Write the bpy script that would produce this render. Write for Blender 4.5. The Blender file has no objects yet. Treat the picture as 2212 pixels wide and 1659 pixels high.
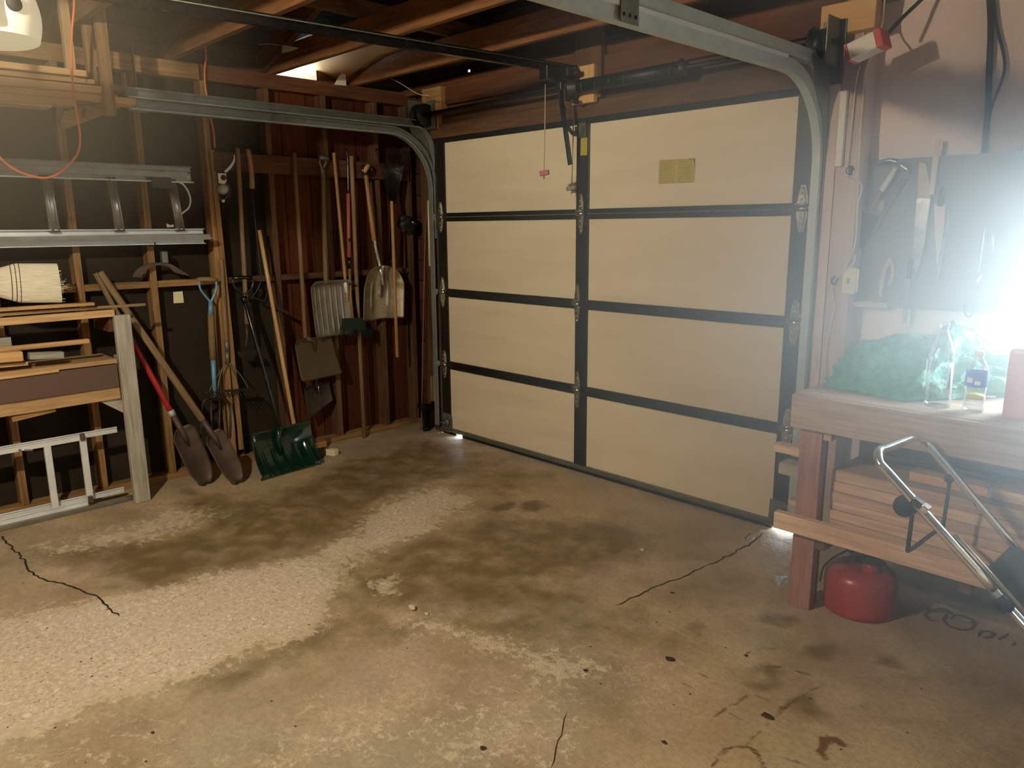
HZD = .72
import bpy, bmesh, math, random
import numpy as np
from mathutils import Vector, Matrix, noise as mnoise

rnd = random.Random(11)
scene = bpy.context.scene
COL = scene.collection

# ------------------------------------------------------------------ camera
IW, IH = 2212, 1659
F, YAW, PITCH, ROLL = 1635.2253, .8008, .2047, -.008
CAM = Vector((4.271, -3.5078, 1.5277))
_cy, _sy, _cp, _sp = math.cos(YAW), math.sin(YAW), math.cos(PITCH), math.sin(PITCH)
FW = Vector((-_sy * _cp, _cy * _cp, -_sp)); RT0 = Vector((_cy, _sy, 0)); UP0 = RT0.cross(FW)
RT = RT0 * math.cos(ROLL) + UP0 * math.sin(ROLL)
UP = -RT0 * math.sin(ROLL) + UP0 * math.cos(ROLL)
cd = bpy.data.cameras.new('camera'); cam = bpy.data.objects.new('camera', cd); COL.objects.link(cam)
cd.sensor_fit = 'HORIZONTAL'; cd.sensor_width = 36; cd.lens = 36 * F / IW; cd.clip_start = .02
m = Matrix((RT, UP, -FW)).transposed().to_4x4(); m.translation = CAM; cam.matrix_world = m
scene.camera = cam

def hit(u, v, ax, val):
    "the point of the plane axis=val that lies on the sight line of picture point (u, v)"
    d = RT * ((u - IW / 2) / F) - UP * ((v - IH / 2) / F) + FW
    return CAM + d * ((val - CAM[ax]) / d[ax])
def HX(u, v, x): return hit(u, v, 0, x)
def HY(u, v, y): return hit(u, v, 1, y)
def HZ(u, v, z=0.): return hit(u, v, 2, z)

# ------------------------------------------------------------------ materials
def lin(c):
    return tuple(((x / 255) / 12.92 if x / 255 <= .04045 else ((x / 255 + .055) / 1.055) ** 2.4) for x in c) + (1.,)

def newmat(name):
    mt = bpy.data.materials.new(name); mt.use_nodes = True
    nt = mt.node_tree; b = nt.nodes['Principled BSDF']
    return mt, nt, b
def N(nt, typ, **kw):
    n = nt.nodes.new(typ)
    for k, v in kw.items(): setattr(n, k, v)
    return n
def math_n(nt, op, a, b=None, clamp=False):
    n = N(nt, 'ShaderNodeMath', operation=op, use_clamp=clamp)
    for i, x in enumerate((a, b)):
        if x is None: continue
        if isinstance(x, (int, float)): n.inputs[i].default_value = x
        else: nt.links.new(x, n.inputs[i])
    return n.outputs[0]
def mix_n(nt, fac, a, b, mode='MIX'):
    n = N(nt, 'ShaderNodeMix', data_type='RGBA', blend_type=mode)
    for i, x in ((0, fac), (6, a), (7, b)):
        if isinstance(x, (int, float)): n.inputs[i].default_value = x
        elif isinstance(x, tuple): n.inputs[i].default_value = x
        else: nt.links.new(x, n.inputs[i])
    return n.outputs[2]
def noise_n(nt, vec, scale, detail=4, rough=.55):
    n = N(nt, 'ShaderNodeTexNoise'); n.inputs['Scale'].default_value = scale
    n.inputs['Detail'].default_value = detail; n.inputs['Roughness'].default_value = rough
    if vec is not None: nt.links.new(vec, n.inputs['Vector'])
    return n.outputs['Fac']
def mapr(nt, x, a, b, c=0., d=1.):
    n = N(nt, 'ShaderNodeMapRange'); nt.links.new(x, n.inputs[0])
    for i, q in enumerate((a, b, c, d)): n.inputs[i + 1].default_value = q
    return n.outputs[0]
def bump_n(nt, bsdf, h, strength, dist=.002):
    n = N(nt, 'ShaderNodeBump'); n.inputs['Strength'].default_value = strength; n.inputs['Distance'].default_value = dist
    nt.links.new(h, n.inputs['Height']); nt.links.new(n.outputs[0], bsdf.inputs['Normal'])

def wood(name, dark, light, rough=.75, grain=1., spec=.3):
    mt, nt, b = newmat(name)
    uv = N(nt, 'ShaderNodeUVMap').outputs[0]
    mp = N(nt, 'ShaderNodeMapping'); nt.links.new(uv, mp.inputs[0]); mp.inputs['Scale'].default_value = (2.2, 38, 1)
    g = noise_n(nt, mp.outputs[0], 1.6, 6, .62)
    mp2 = N(nt, 'ShaderNodeMapping'); nt.links.new(uv, mp2.inputs[0]); mp2.inputs['Scale'].default_value = (1.2, 5, 1)
    g2 = noise_n(nt, mp2.outputs[0], 1.3, 3)
    f = math_n(nt, 'ADD', math_n(nt, 'MULTIPLY', g, .62 * grain), math_n(nt, 'MULTIPLY', g2, 1.0 - .62 * grain))
    c = mix_n(nt, mapr(nt, f, .34, .66), lin(dark), lin(light))
    oi = N(nt, 'ShaderNodeObjectInfo').outputs['Random']
    k = mapr(nt, oi, 0, 1, .82, 1.12)
    kk = N(nt, 'ShaderNodeCombineColor')
    for i in range(3): nt.links.new(k, kk.inputs[i])
    c = mix_n(nt, 1., c, kk.outputs[0], 'MULTIPLY')
    nt.links.new(c, b.inputs['Base Color']); b.inputs['Roughness'].default_value = rough
    b.inputs['Specular IOR Level'].default_value = spec
    bump_n(nt, b, g, .35, .0015)
    return mt
def solid(name, c, rough=.6, metal=0., var=.12, nscale=14, spec=.4, bump=.0, c2=None):
    mt, nt, b = newmat(name)
    tc = N(nt, 'ShaderNodeTexCoord').outputs['Object']
    n = noise_n(nt, tc, nscale, 5, .6)
    a = lin(c); d = lin(c2) if c2 else tuple(x * (1 - var * 2) for x in a[:3]) + (1,)
    nt.links.new(mix_n(nt, mapr(nt, n, .3, .7), d, a), b.inputs['Base Color'])
    b.inputs['Roughness'].default_value = rough; b.inputs['Metallic'].default_value = metal
    b.inputs['Specular IOR Level'].default_value = spec
    nt.links.new(mapr(nt, n, .2, .8, max(.04, rough - .1), min(1, rough + .1)), b.inputs['Roughness'])
    if bump: bump_n(nt, b, n, bump, .003)
    return mt
def planks(name, dark, light, width, axis, gap=.035, gapcol=(12, 8, 4), rough=.8, gvar=1.):
    "boards side by side across AXIS of the object's own space"
    mt, nt, b = newmat(name)
    tc = N(nt, 'ShaderNodeTexCoord').outputs['Object']
    sp = N(nt, 'ShaderNodeSeparateXYZ'); nt.links.new(tc, sp.inputs[0])
    q = math_n(nt, 'DIVIDE', sp.outputs[axis], width)
    fl = math_n(nt, 'FLOOR', q); fr = math_n(nt, 'FRACT', q)
    wn = N(nt, 'ShaderNodeTexWhiteNoise', noise_dimensions='1D'); nt.links.new(fl, wn.inputs['W'])
    mp = N(nt, 'ShaderNodeMapping'); nt.links.new(tc, mp.inputs[0])
    sc = [3., 3., 3.]; sc[axis] = 34.; mp.inputs['Scale'].default_value = sc
    g = noise_n(nt, mp.outputs[0], 1.5, 5, .6)
    c = mix_n(nt, mapr(nt, math_n(nt, 'ADD', math_n(nt, 'MULTIPLY', g, .6), math_n(nt, 'MULTIPLY', wn.outputs[0], .4 * gvar)), .2, .8), lin(dark), lin(light))
    gp = math_n(nt, 'LESS_THAN', fr, gap)
    c = mix_n(nt, gp, c, lin(gapcol))
    nt.links.new(c, b.inputs['Base Color']); b.inputs['Roughness'].default_value = rough
    b.inputs['Specular IOR Level'].default_value = .25
    bump_n(nt, b, math_n(nt, 'SUBTRACT', g, gp), .5, .004)
    return mt
def emit(name, c, s, base=None):
    mt, nt, b = newmat(name)
    b.inputs['Base Color'].default_value = lin(base or c); b.inputs['Emission Color'].default_value = lin(c)
    b.inputs['Emission Strength'].default_value = s; b.inputs['Roughness'].default_value = .4
    return mt
def clear(name, tint, gl=.25, base=.05):
    mt, nt, b = newmat(name); nt.nodes.remove(b)
    out = nt.nodes['Material Output']
    t = N(nt, 'ShaderNodeBsdfTransparent'); t.inputs[0].default_value = tint
    g = N(nt, 'ShaderNodeBsdfGlossy'); g.inputs['Roughness'].default_value = .06
    lw = N(nt, 'ShaderNodeLayerWeight'); lw.inputs[0].default_value = gl
    mx = N(nt, 'ShaderNodeMixShader')
    nt.links.new(mapr(nt, lw.outputs['Facing'], 0, 1, base, .75), mx.inputs[0])
    nt.links.new(t.outputs[0], mx.inputs[1]); nt.links.new(g.outputs[0], mx.inputs[2])
    nt.links.new(mx.outputs[0], out.inputs[0])
    return mt

M = dict(
    stud=wood('stud pine', (100, 70, 36), (176, 134, 84)),
    framing=wood('old framing', (58, 38, 22), (112, 80, 50)),
    joist=wood('joist fir', (72, 44, 22), (136, 90, 50)),
    redboard=wood('rail board', (62, 34, 18), (110, 68, 38)),
    pine=wood('pale pine', (176, 128, 74), (218, 176, 118)),
    pinefresh=wood('new pine block', (190, 140, 86), (222, 180, 122)),
    board=wood('stacked pine', (156, 118, 74), (206, 168, 118)),
    gray=wood('weathered grey board', (124, 117, 102), (188, 180, 160)),
    handle=wood('ash handle', (118, 84, 48), (176, 134, 84), rough=.45, spec=.5),
    handlenew=wood('varnished handle', (172, 128, 76), (206, 166, 112), rough=.3, spec=.6),
    handleold=wood('weathered handle', (100, 78, 50), (158, 128, 88), rough=.7),
    bench=wood('bench timber', (130, 108, 92), (190, 168, 150)),
    redpost=wood('reddish bench post', (116, 80, 68), (184, 138, 120)),
    pinkwood=wood('painted jamb', (188, 158, 140), (226, 202, 184), grain=.5),
    lumber=wood('shelf lumber', (168, 132, 104), (226, 194, 162)),
    brownpanel=solid('brown board', (96, 74, 60), .8, var=.06),
    blackboard=solid('black sheathing', (54, 46, 34), .95, var=.18, nscale=5, spec=.1),
    redwall=planks('red brown siding', (60, 26, 10), (104, 50, 20), .19, 1),
    roofboard=planks('roof boards', (26, 18, 11), (78, 50, 27), .165, 0, gap=.16, gvar=1.5),
    gable=planks('gable boards', (52, 30, 18), (92, 56, 34), .16, 2, gap=.05),
    pinkwall=solid('pinkish wall board', (240, 220, 204), .9, var=.05, nscale=3, spec=.15),
    pegboard=solid('pegboard', (140, 134, 126), .85, var=.08, nscale=5),
    panel=None, black=solid('black metal frame', (34, 30, 22), .42, var=.12, spec=.5),
    blackgloss=solid('black gloss', (18, 17, 15), .25, var=.1, spec=.6),
    blackrub=solid('black rubber', (20, 19, 17), .7, var=.1),
    galv=solid('galvanised steel', (186, 194, 186), .5, metal=.2, var=.1, nscale=22),
    galvmid=solid('grey galvanised steel', (146, 150, 140), .46, metal=.4, var=.14, nscale=20),
    galvdull=solid('dull galvanised steel', (128, 128, 112), .5, metal=.6, var=.16, nscale=18),
    zinc=solid('bright zinc', (206, 202, 188), .25, metal=.95, var=.12, nscale=30),
    alu=solid('aluminium', (190, 188, 180), .36, metal=.85, var=.14, nscale=9),
    alubright=solid('pale aluminium', (226, 226, 220), .5, metal=.2, var=.1, nscale=9),
    aludull=solid('scuffed aluminium', (146, 140, 124), .42, metal=.6, var=.2, nscale=12),
    chrome=solid('chrome tube', (226, 226, 222), .14, metal=1., var=.06),
    rust=solid('rusty steel', (104, 84, 70), .6, metal=.45, var=.25, nscale=10),
    darksteel=solid('dark steel', (72, 64, 54), .5, metal=.6, var=.2, nscale=10),
    brownsteel=solid('brown shovel steel', (92, 76, 50), .6, metal=.3, var=.12, nscale=8),
    spring=solid('spring steel', (44, 46, 42), .45, metal=.5, var=.12, nscale=20),
    greenplastic=solid('dark green plastic', (10, 40, 28), .1, var=.08, spec=.7),
    greenbrist=solid('green bristles', (22, 44, 26), .7, var=.2),
    blue=solid('blue painted steel', (112, 160, 182), .4, metal=.2, var=.1),
    redpaint=solid('red paint', (172, 40, 36), .4, var=.15),
    pinkrod=solid('faded red sleeve', (176, 92, 76), .5, var=.1),
    redcan=solid('red can', (178, 62, 58), .32, var=.12, nscale=7, c2=(140, 48, 44)),
    white=solid('white plastic', (226, 222, 206), .45, var=.05),
    ivory=solid('ivory plate', (226, 218, 186), .5, var=.05),
    wirew=solid('white cable', (214, 202, 182), .5, var=.05),
    orange=solid('orange cord', (226, 120, 70), .5, var=.06),
    straw=None, paper=solid('cream paper', (228, 214, 168), .8, var=.05),
    whitepaper=solid('white paper', (214, 206, 180), .85, var=.08),
    rope=solid('rope', (196, 170, 138), .8, var=.1),
    redknob=solid('red handle', (150, 24, 28), .45, var=.08),
    greyknob=solid('grey handle', (150, 144, 132), .5, var=.08),
    greenbag=None,
    bluelabel=solid('blue label', (36, 96, 196), .5, var=.1, nscale=30),
    label=solid('white label', (222, 222, 230), .6, var=.03),
    yellowliq=solid('yellow residue', (220, 206, 60), .3, var=.1),
    clear=clear('clear plastic', (.9, .94, .96, 1), .35, .09),
    pane=clear('window glass', (.97, .98, .98, 1), .1, .03),
    kraft=solid('kraft sheet', (168, 128, 78), .7, var=.1, nscale=6),
    leaf=solid('dry leaf', (66, 48, 26), .8, var=.2),
    stone=solid('stone', (206, 190, 158), .8, var=.12),
    drive=solid('driveway concrete', (190, 186, 176), .9, var=.08, nscale=3),
    reddrum=solid('red tape', (202, 92, 88), .6, var=.06),
    frame=solid('window frame', (206, 200, 190), .6, var=.05),
    steelblade=solid('scoop steel', (206, 196, 168), .26, metal=.85, var=.2, nscale=7),
    toolsteel=solid('tool steel', (150, 150, 150), .3, metal=.9, var=.12),
    yellowgrip=solid('yellow brown grip', (190, 166, 104), .5, var=.1),
    paint=solid('dark floor paint', (84, 72, 56), .8, var=.2, nscale=40),
    crack=solid('crack dirt', (44, 32, 16), .95, var=.2, nscale=40),
)
def _panel():
    mt, nt, b = newmat('cream door panel')
    tc = N(nt, 'ShaderNodeTexCoord').outputs['Object']
    mp = N(nt, 'ShaderNodeMapping'); nt.links.new(tc, mp.inputs[0]); mp.inputs['Scale'].default_value = (.8, 1, 6)
    n1 = noise_n(nt, mp.outputs[0], 1.2, 4); n2 = noise_n(nt, tc, 90, 3)
    n3 = noise_n(nt, tc, 2.1, 3)
    c = mix_n(nt, mapr(nt, n1, .3, .7), lin((214, 198, 164)), lin((228, 214, 182)))
    c = mix_n(nt, mapr(nt, n3, .62, .85, 0, .35), c, lin((196, 176, 136)))
    nt.links.new(c, b.inputs['Base Color']); b.inputs['Roughness'].default_value = .55
    b.inputs['Specular IOR Level'].default_value = .3
    bump_n(nt, b, n2, .12, .001)
    return mt
M['panel'] = _panel()
def _straw():
    mt, nt, b = newmat('broom straw')
    uv = N(nt, 'ShaderNodeUVMap').outputs[0]
    mp = N(nt, 'ShaderNodeMapping'); nt.links.new(uv, mp.inputs[0]); mp.inputs['Scale'].default_value = (3, 160, 1)
    g = noise_n(nt, mp.outputs[0], 1.5, 4)
    nt.links.new(mix_n(nt, mapr(nt, g, .3, .65), lin((196, 178, 134)), lin((250, 240, 212))), b.inputs['Base Color'])
    b.inputs['Roughness'].default_value = .7; bump_n(nt, b, g, .8, .004)
    return mt
M['straw'] = _straw()
def _bag():
    mt, nt, b = newmat('green plastic film')
    tc = N(nt, 'ShaderNodeTexCoord').outputs['Object']
    n = noise_n(nt, tc, 26, 5); 
    nt.links.new(mix_n(nt, n, lin((30, 96, 72)), lin((104, 180, 150))), b.inputs['Base Color'])
    b.inputs['Roughness'].default_value = .22; b.inputs['Specular IOR Level'].default_value = .6
    b.inputs['Transmission Weight'].default_value = .0
    bump_n(nt, b, noise_n(nt, tc, 30, 5, .7), .8, .02)
    return mt
M['greenbag'] = _bag()
def _notice(name, paper, ink, lines, axis, cols):
    "a printed notice: rows of small print in columns"
    mt, nt, b = newmat(name)
    uv = N(nt, 'ShaderNodeUVMap').outputs[0]
    sp = N(nt, 'ShaderNodeSeparateXYZ'); nt.links.new(uv, sp.inputs[0])
    fy = math_n(nt, 'FRACT', math_n(nt, 'MULTIPLY', sp.outputs[1], lines))
    row = math_n(nt, 'LESS_THAN', fy, .5)
    cx = math_n(nt, 'FRACT', math_n(nt, 'MULTIPLY', sp.outputs[0], cols))
    col = math_n(nt, 'MULTIPLY', math_n(nt, 'GREATER_THAN', cx, .07), math_n(nt, 'LESS_THAN', cx, .93))
    mp = N(nt, 'ShaderNodeMapping'); nt.links.new(uv, mp.inputs[0]); mp.inputs['Scale'].default_value = (60, lines, 1)
    w = mapr(nt, noise_n(nt, mp.outputs[0], 1., 2), .42, .5)
    f = math_n(nt, 'MULTIPLY', math_n(nt, 'MULTIPLY', row, col), math_n(nt, 'MULTIPLY', w, .75))
    nt.links.new(mix_n(nt, f, lin(paper), lin(ink)), b.inputs['Base Color']); b.inputs['Roughness'].default_value = .6
    return mt
M['notice'] = _notice('yellow notice', (196, 178, 66), (96, 84, 24), 13, 0, 2)
M['sticker'] = _notice('yellow sticker', (198, 180, 62), (110, 96, 26), 15, 0, 1)

# ------------------------------------------------------------------ mesh builder
class MB:
    def __init__(s): s.v = []; s.f = []; s.uv = []; s.sm = []; s.mi = []; s.cur = 0
    def add(s, verts, faces, uvs, smooth=False):
        o = len(s.v); s.v += [Vector(p) for p in verts]
        for f, u in zip(faces, uvs):
            s.f.append([o + i for i in f]); s.uv.append(u); s.sm.append(smooth); s.mi.append(s.cur)
        return s
    def beam(s, p0, p1, w, h, up=(0, 0, 1), taper=1.):
        p0, p1 = Vector(p0), Vector(p1); d = (p1 - p0); L = d.length; d.normalize()
        up = Vector(up); sd = d.cross(up)
        if sd.length < 1e-4: up = Vector((1, 0, 0)); sd = d.cross(up)
        sd.normalize(); up = sd.cross(d).normalized()
        vs = []
        for p, k in ((p0, 1.), (p1, taper)):
            for a, b in ((-1, -1), (1, -1), (1, 1), (-1, 1)): vs.append(p + sd * (a * w / 2 * k) + up * (b * h / 2 * k))
        fs = [(0, 1, 5, 4), (1, 2, 6, 5), (2, 3, 7, 6), (3, 0, 4, 7), (3, 2, 1, 0), (4, 5, 6, 7)]
        ru, rv = rnd.uniform(0, 20), rnd.uniform(0, 20); us = []
        acc = 0
        for wd in (w, h, w, h):
            us.append([(ru, rv + acc), (ru, rv + acc + wd), (ru + L, rv + acc + wd), (ru + L, rv + acc)]); acc += wd
        us += [[(ru + i * .01, rv + j * h) for i, j in ((0, 0), (0, 1), (w, 1), (w, 0))]] * 2
        return s.add(vs, fs, us)
    def box(s, x0, x1, y0, y1, z0, z1):
        dx, dy, dz = abs(x1 - x0), abs(y1 - y0), abs(z1 - z0)
        c = Vector(((x0 + x1) / 2, (y0 + y1) / 2, (z0 + z1) / 2))
        if dx >= dy and dx >= dz: return s.beam(c - Vector((dx / 2, 0, 0)), c + Vector((dx / 2, 0, 0)), dy, dz)
        if dy >= dz: return s.beam(c - Vector((0, dy / 2, 0)), c + Vector((0, dy / 2, 0)), dx, dz)
        return s.beam(c - Vector((0, 0, dz / 2)), c + Vector((0, 0, dz / 2)), dx, dy, up=(0, 1, 0))
    def tube(s, pts, r, n=10, caps=True, flat=1.):
        pts = [Vector(p) for p in pts]; k = len(pts)
        rs = r if isinstance(r, (list, tuple)) else [r] * k
        T = []
        for i in range(k):
            a = pts[max(0, i - 1)]; b = pts[min(k - 1, i + 1)]; T.append((b - a).normalized())
        ref = Vector((0, 0, 1)) if abs(T[0].z) < .9 else Vector((1, 0, 0))
        u = T[0].cross(ref).normalized(); vs = []; Ls = [0.]
        for i in range(k):
            if i: Ls.append(Ls[-1] + (pts[i] - pts[i - 1]).length)
            u = (u - T[i] * u.dot(T[i]))
            u = u.normalized() if u.length > 1e-6 else T[i].orthogonal().normalized()
            w = T[i].cross(u)
            for j in range(n):
                a = 2 * math.pi * j / n
                vs.append(pts[i] + (u * math.cos(a) + w * math.sin(a) * flat) * rs[i])
        ru, rv = rnd.uniform(0, 20), rnd.uniform(0, 20); fs = []; us = []
        for i in range(k - 1):
            for j in range(n):
                j2 = (j + 1) % n
                fs.append((i * n + j, i * n + j2, (i + 1) * n + j2, (i + 1) * n + j))
                va, vb = rv + 6.28 * rs[i] * j / n, rv + 6.28 * rs[i] * (j + 1) / n
                us.append([(ru + Ls[i], va), (ru + Ls[i], vb), (ru + Ls[i + 1], vb), (ru + Ls[i + 1], va)])
        s.add(vs, fs, us, True)
        if caps:
            o = len(s.v) - len(vs)
            for ring, rev in ((list(range(n)), True), (list(range((k - 1) * n, k * n)), False)):
                if rev: ring = ring[::-1]
                s.f.append([o + i for i in ring]); s.uv.append([(ru + .01 * i, rv) for i in range(n)]); s.sm.append(False); s.mi.append(s.cur)
        return s
    def lathe(s, prof, org, axis=(0, 0, 1), n=24):
        "prof: list of (radius, height)"
        org = Vector(org); ax = Vector(axis).normalized()
        u = ax.orthogonal().normalized(); w = ax.cross(u); vs = []; fs = []; us = []
        for r, h in prof:
            for j in range(n):
                a = 2 * math.pi * j / n; vs.append(org + ax * h + (u * math.cos(a) + w * math.sin(a)) * max(r, 1e-5))
        for i in range(len(prof) - 1):
            for j in range(n):
                j2 = (j + 1) % n
                fs.append((i * n + j, i * n + j2, (i + 1) * n + j2, (i + 1) * n + j))
                us.append([(prof[i][1], j / n), (prof[i][1], (j + 1) / n), (prof[i + 1][1], (j + 1) / n), (prof[i + 1][1], j / n)])
        return s.add(vs, fs, us, True)
    def prism(s, poly, thick):
        "flat polygon extruded by the vector THICK"
        poly = [Vector(p) for p in poly]; t = Vector(thick); n = len(poly)
        vs = poly + [p + t for p in poly]
        fs = [tuple(range(n))[::-1], tuple(range(n, 2 * n))] + [(i, (i + 1) % n, n + (i + 1) % n, n + i) for i in range(n)]
        o = poly[0]; a = (poly[1] - o).normalized(); nn = t.normalized(); b = nn.cross(a)
        uvp = [((p - o).dot(a), (p - o).dot(b)) for p in poly]
        ru, rv = rnd.uniform(0, 9), rnd.uniform(0, 9); uvp = [(x + ru, y + rv) for x, y in uvp]
        us = [uvp[::-1], uvp] + [[uvp[i], uvp[(i + 1) % n], uvp[(i + 1) % n], uvp[i]] for i in range(n)]
        return s.add(vs, fs, us)
    def sheet(s, fn, nu, nv, thick=0.):
        "curved sheet fn(a, b), a and b in 0..1; thick > 0 gives it a second skin"
        P = [[Vector(fn(i / nu, j / nv)) for j in range(nv + 1)] for i in range(nu + 1)]
        def idx(i, j): return i * (nv + 1) + j
        vs = [p for row in P for p in row]; fs = []; us = []
        for i in range(nu):
            for j in range(nv):
                fs.append((idx(i, j), idx(i + 1, j), idx(i + 1, j + 1), idx(i, j + 1)))
                us.append([(i / nu, j / nv), ((i + 1) / nu, j / nv), ((i + 1) / nu, (j + 1) / nv), (i / nu, (j + 1) / nv)])
        if thick:
            nr = []
            for i in range(nu + 1):
                for j in range(nv + 1):
                    a = P[min(i + 1, nu)][j] - P[max(i - 1, 0)][j]; b = P[i][min(j + 1, nv)] - P[i][max(j - 1, 0)]
                    c = a.cross(b); nr.append(c.normalized() if c.length > 1e-9 else Vector((0, 0, 1)))
            m_ = len(vs); vs2 = vs + [p - q * thick for p, q in zip(vs, nr)]
            fs2 = fs + [tuple(m_ + k for k in f[::-1]) for f in fs]; us2 = us + [u[::-1] for u in us]
            rim = [idx(i, 0) for i in range(nu + 1)] + [idx(nu, j) for j in range(1, nv + 1)] + [idx(i, nv) for i in range(nu - 1, -1, -1)] + [idx(0, j) for j in range(nv - 1, 0, -1)]
            for a, b in zip(rim, rim[1:] + rim[:1]):
                fs2.append((b, a, m_ + a, m_ + b)); us2.append([(0, 0), (0, .01), (.01, .01), (.01, 0)])
            return s.add(vs2, fs2, us2, True)
        return s.add(vs, fs, us, True)
    def build(s, name, mat, parent=None, bevel=0., label=None, cat=None, group=None, kind=None, subsurf=0):
        me = bpy.data.meshes.new(name)
        if parent is not None:
            org = Vector((0, 0, 0)); q = parent
            while q is not None: org = org + q.location; q = q.parent
        else:
            xs = [p.x for p in s.v]; ys = [p.y for p in s.v]; zs = [p.z for p in s.v]
            org = Vector(((min(xs) + max(xs)) / 2, (min(ys) + max(ys)) / 2, min(zs)))
            if kind == 'structure': org = Vector((0, 0, 0))
        me.from_pydata([tuple(p - org) for p in s.v], [], s.f)
        uvl = me.uv_layers.new(name='UVMap'); k = 0
        flat = [c for u in s.uv for q in u for c in q]
        uvl.data.foreach_set('uv', flat)
        me.polygons.foreach_set('use_smooth', s.sm); me.polygons.foreach_set('material_index', s.mi)
        for mm in (mat if isinstance(mat, (list, tuple)) else [mat]): me.materials.append(mm)
        me.update(); me.validate()
        o = bpy.data.objects.new(name, me); COL.objects.link(o)
        if parent is not None: o.parent = parent
        else: o.location = org
        if bevel:
            b = o.modifiers.new('edge', 'BEVEL'); b.width = bevel; b.segments = 2; b.limit_method = 'ANGLE'; b.angle_limit = .9
        if subsurf:
            b = o.modifiers.new('smooth', 'SUBSURF'); b.levels = b.render_levels = subsurf
        return props(o, label, cat, group, kind)
def props(o, label=None, cat=None, group=None, kind=None):
    for k, x in (('label', label), ('category', cat), ('group', group), ('kind', kind)):
        if x: o[k] = x
    return o
def thing(name, label, cat, loc, group=None, kind=None):
    o = bpy.data.objects.new(name, None); COL.objects.link(o); o.location = Vector(loc); o.empty_display_size = .1
    return props(o, label, cat, group, kind)
def dup(root, shift, label=None):
    c = root.copy(); COL.objects.link(c); c.location = root.location + Vector(shift)
    if label: c['label'] = label
    for ch in list(root.children):
        k = ch.copy(); COL.objects.link(k); k.parent = c
        for g in list(ch.children):
            q = g.copy(); COL.objects.link(q); q.parent = k
    return c
def arc(c, r, a0, a1, n, ax1, ax2):
    c, ax1, ax2 = Vector(c), Vector(ax1), Vector(ax2)
    return [c + ax1 * (r * math.cos(a0 + (a1 - a0) * i / n)) + ax2 * (r * math.sin(a0 + (a1 - a0) * i / n)) for i in range(n + 1)]
def smooth_path(pts, n=6):
    "Catmull-Rom through the points"
    pts = [Vector(p) for p in pts]; P = [pts[0] * 2 - pts[1]] + pts + [pts[-1] * 2 - pts[-2]]; out = []
    for i in range(1, len(P) - 2):
        a, b, c, d = P[i - 1:i + 3]
        for j in range(n):
            t = j / n
            out.append(.5 * (2 * b + (c - a) * t + (2 * a - 5 * b + 4 * c - d) * t * t + (3 * b - a - 3 * c + d) * t ** 3))
    return out + [pts[-1]]
# ------------------------------------------------------------------ floor
def vnoise(x, y, seed):
    r = np.random.RandomState(seed); tab = r.rand(256, 256)
    xi = np.floor(x).astype(int); yi = np.floor(y).astype(int); fx = x - xi; fy = y - yi
    fx = fx * fx * (3 - 2 * fx); fy = fy * fy * (3 - 2 * fy)
    g = lambda a, b: tab[a % 256, b % 256]
    return (g(xi, yi) * (1 - fx) + g(xi + 1, yi) * fx) * (1 - fy) + (g(xi, yi + 1) * (1 - fx) + g(xi + 1, yi + 1) * fx) * fy
def fbm(x, y, sc, seed, oc=5, pers=.55):
    s = 0; a = 1; t = 0
    for k in range(oc):
        s = s + a * vnoise(x * sc + 17.3 * k, y * sc + 9.1 * k, seed + k); t += a; a *= pers; sc *= 2.03
    return s / t
def sdist(px, py, poly):
    "distance to the outline, positive inside"
    n = len(poly); d = np.full(px.shape, 1e9); ins = np.zeros(px.shape, bool)
    for i in range(n):
        (ax, ay), (bx, by) = poly[i], poly[(i + 1) % n]
        ex, ey = bx - ax, by - ay; wx, wy = px - ax, py - ay
        t = np.clip((wx * ex + wy * ey) / (ex * ex + ey * ey + 1e-12), 0, 1)
        d = np.minimum(d, np.hypot(wx - ex * t, wy - ey * t))
        c = ((ay <= py) != (by <= py))
        xi = ax + (py - ay) / ((by - ay) if abs(by - ay) > 1e-12 else 1e-12) * (bx - ax)
        ins ^= c & (px < xi)
    return np.where(ins, d, -d)
def ldist(px, py, line):
    d = np.full(px.shape, 1e9)
    for (ax, ay), (bx, by) in zip(line, line[1:]):
        ex, ey = bx - ax, by - ay; wx, wy = px - ax, py - ay
        t = np.clip((wx * ex + wy * ey) / (ex * ex + ey * ey + 1e-12), 0, 1)
        d = np.minimum(d, np.hypot(wx - ex * t, wy - ey * t))
    return d
def fl(pts): return [tuple(HZ(u, v)[:2]) for u, v in pts]

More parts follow.
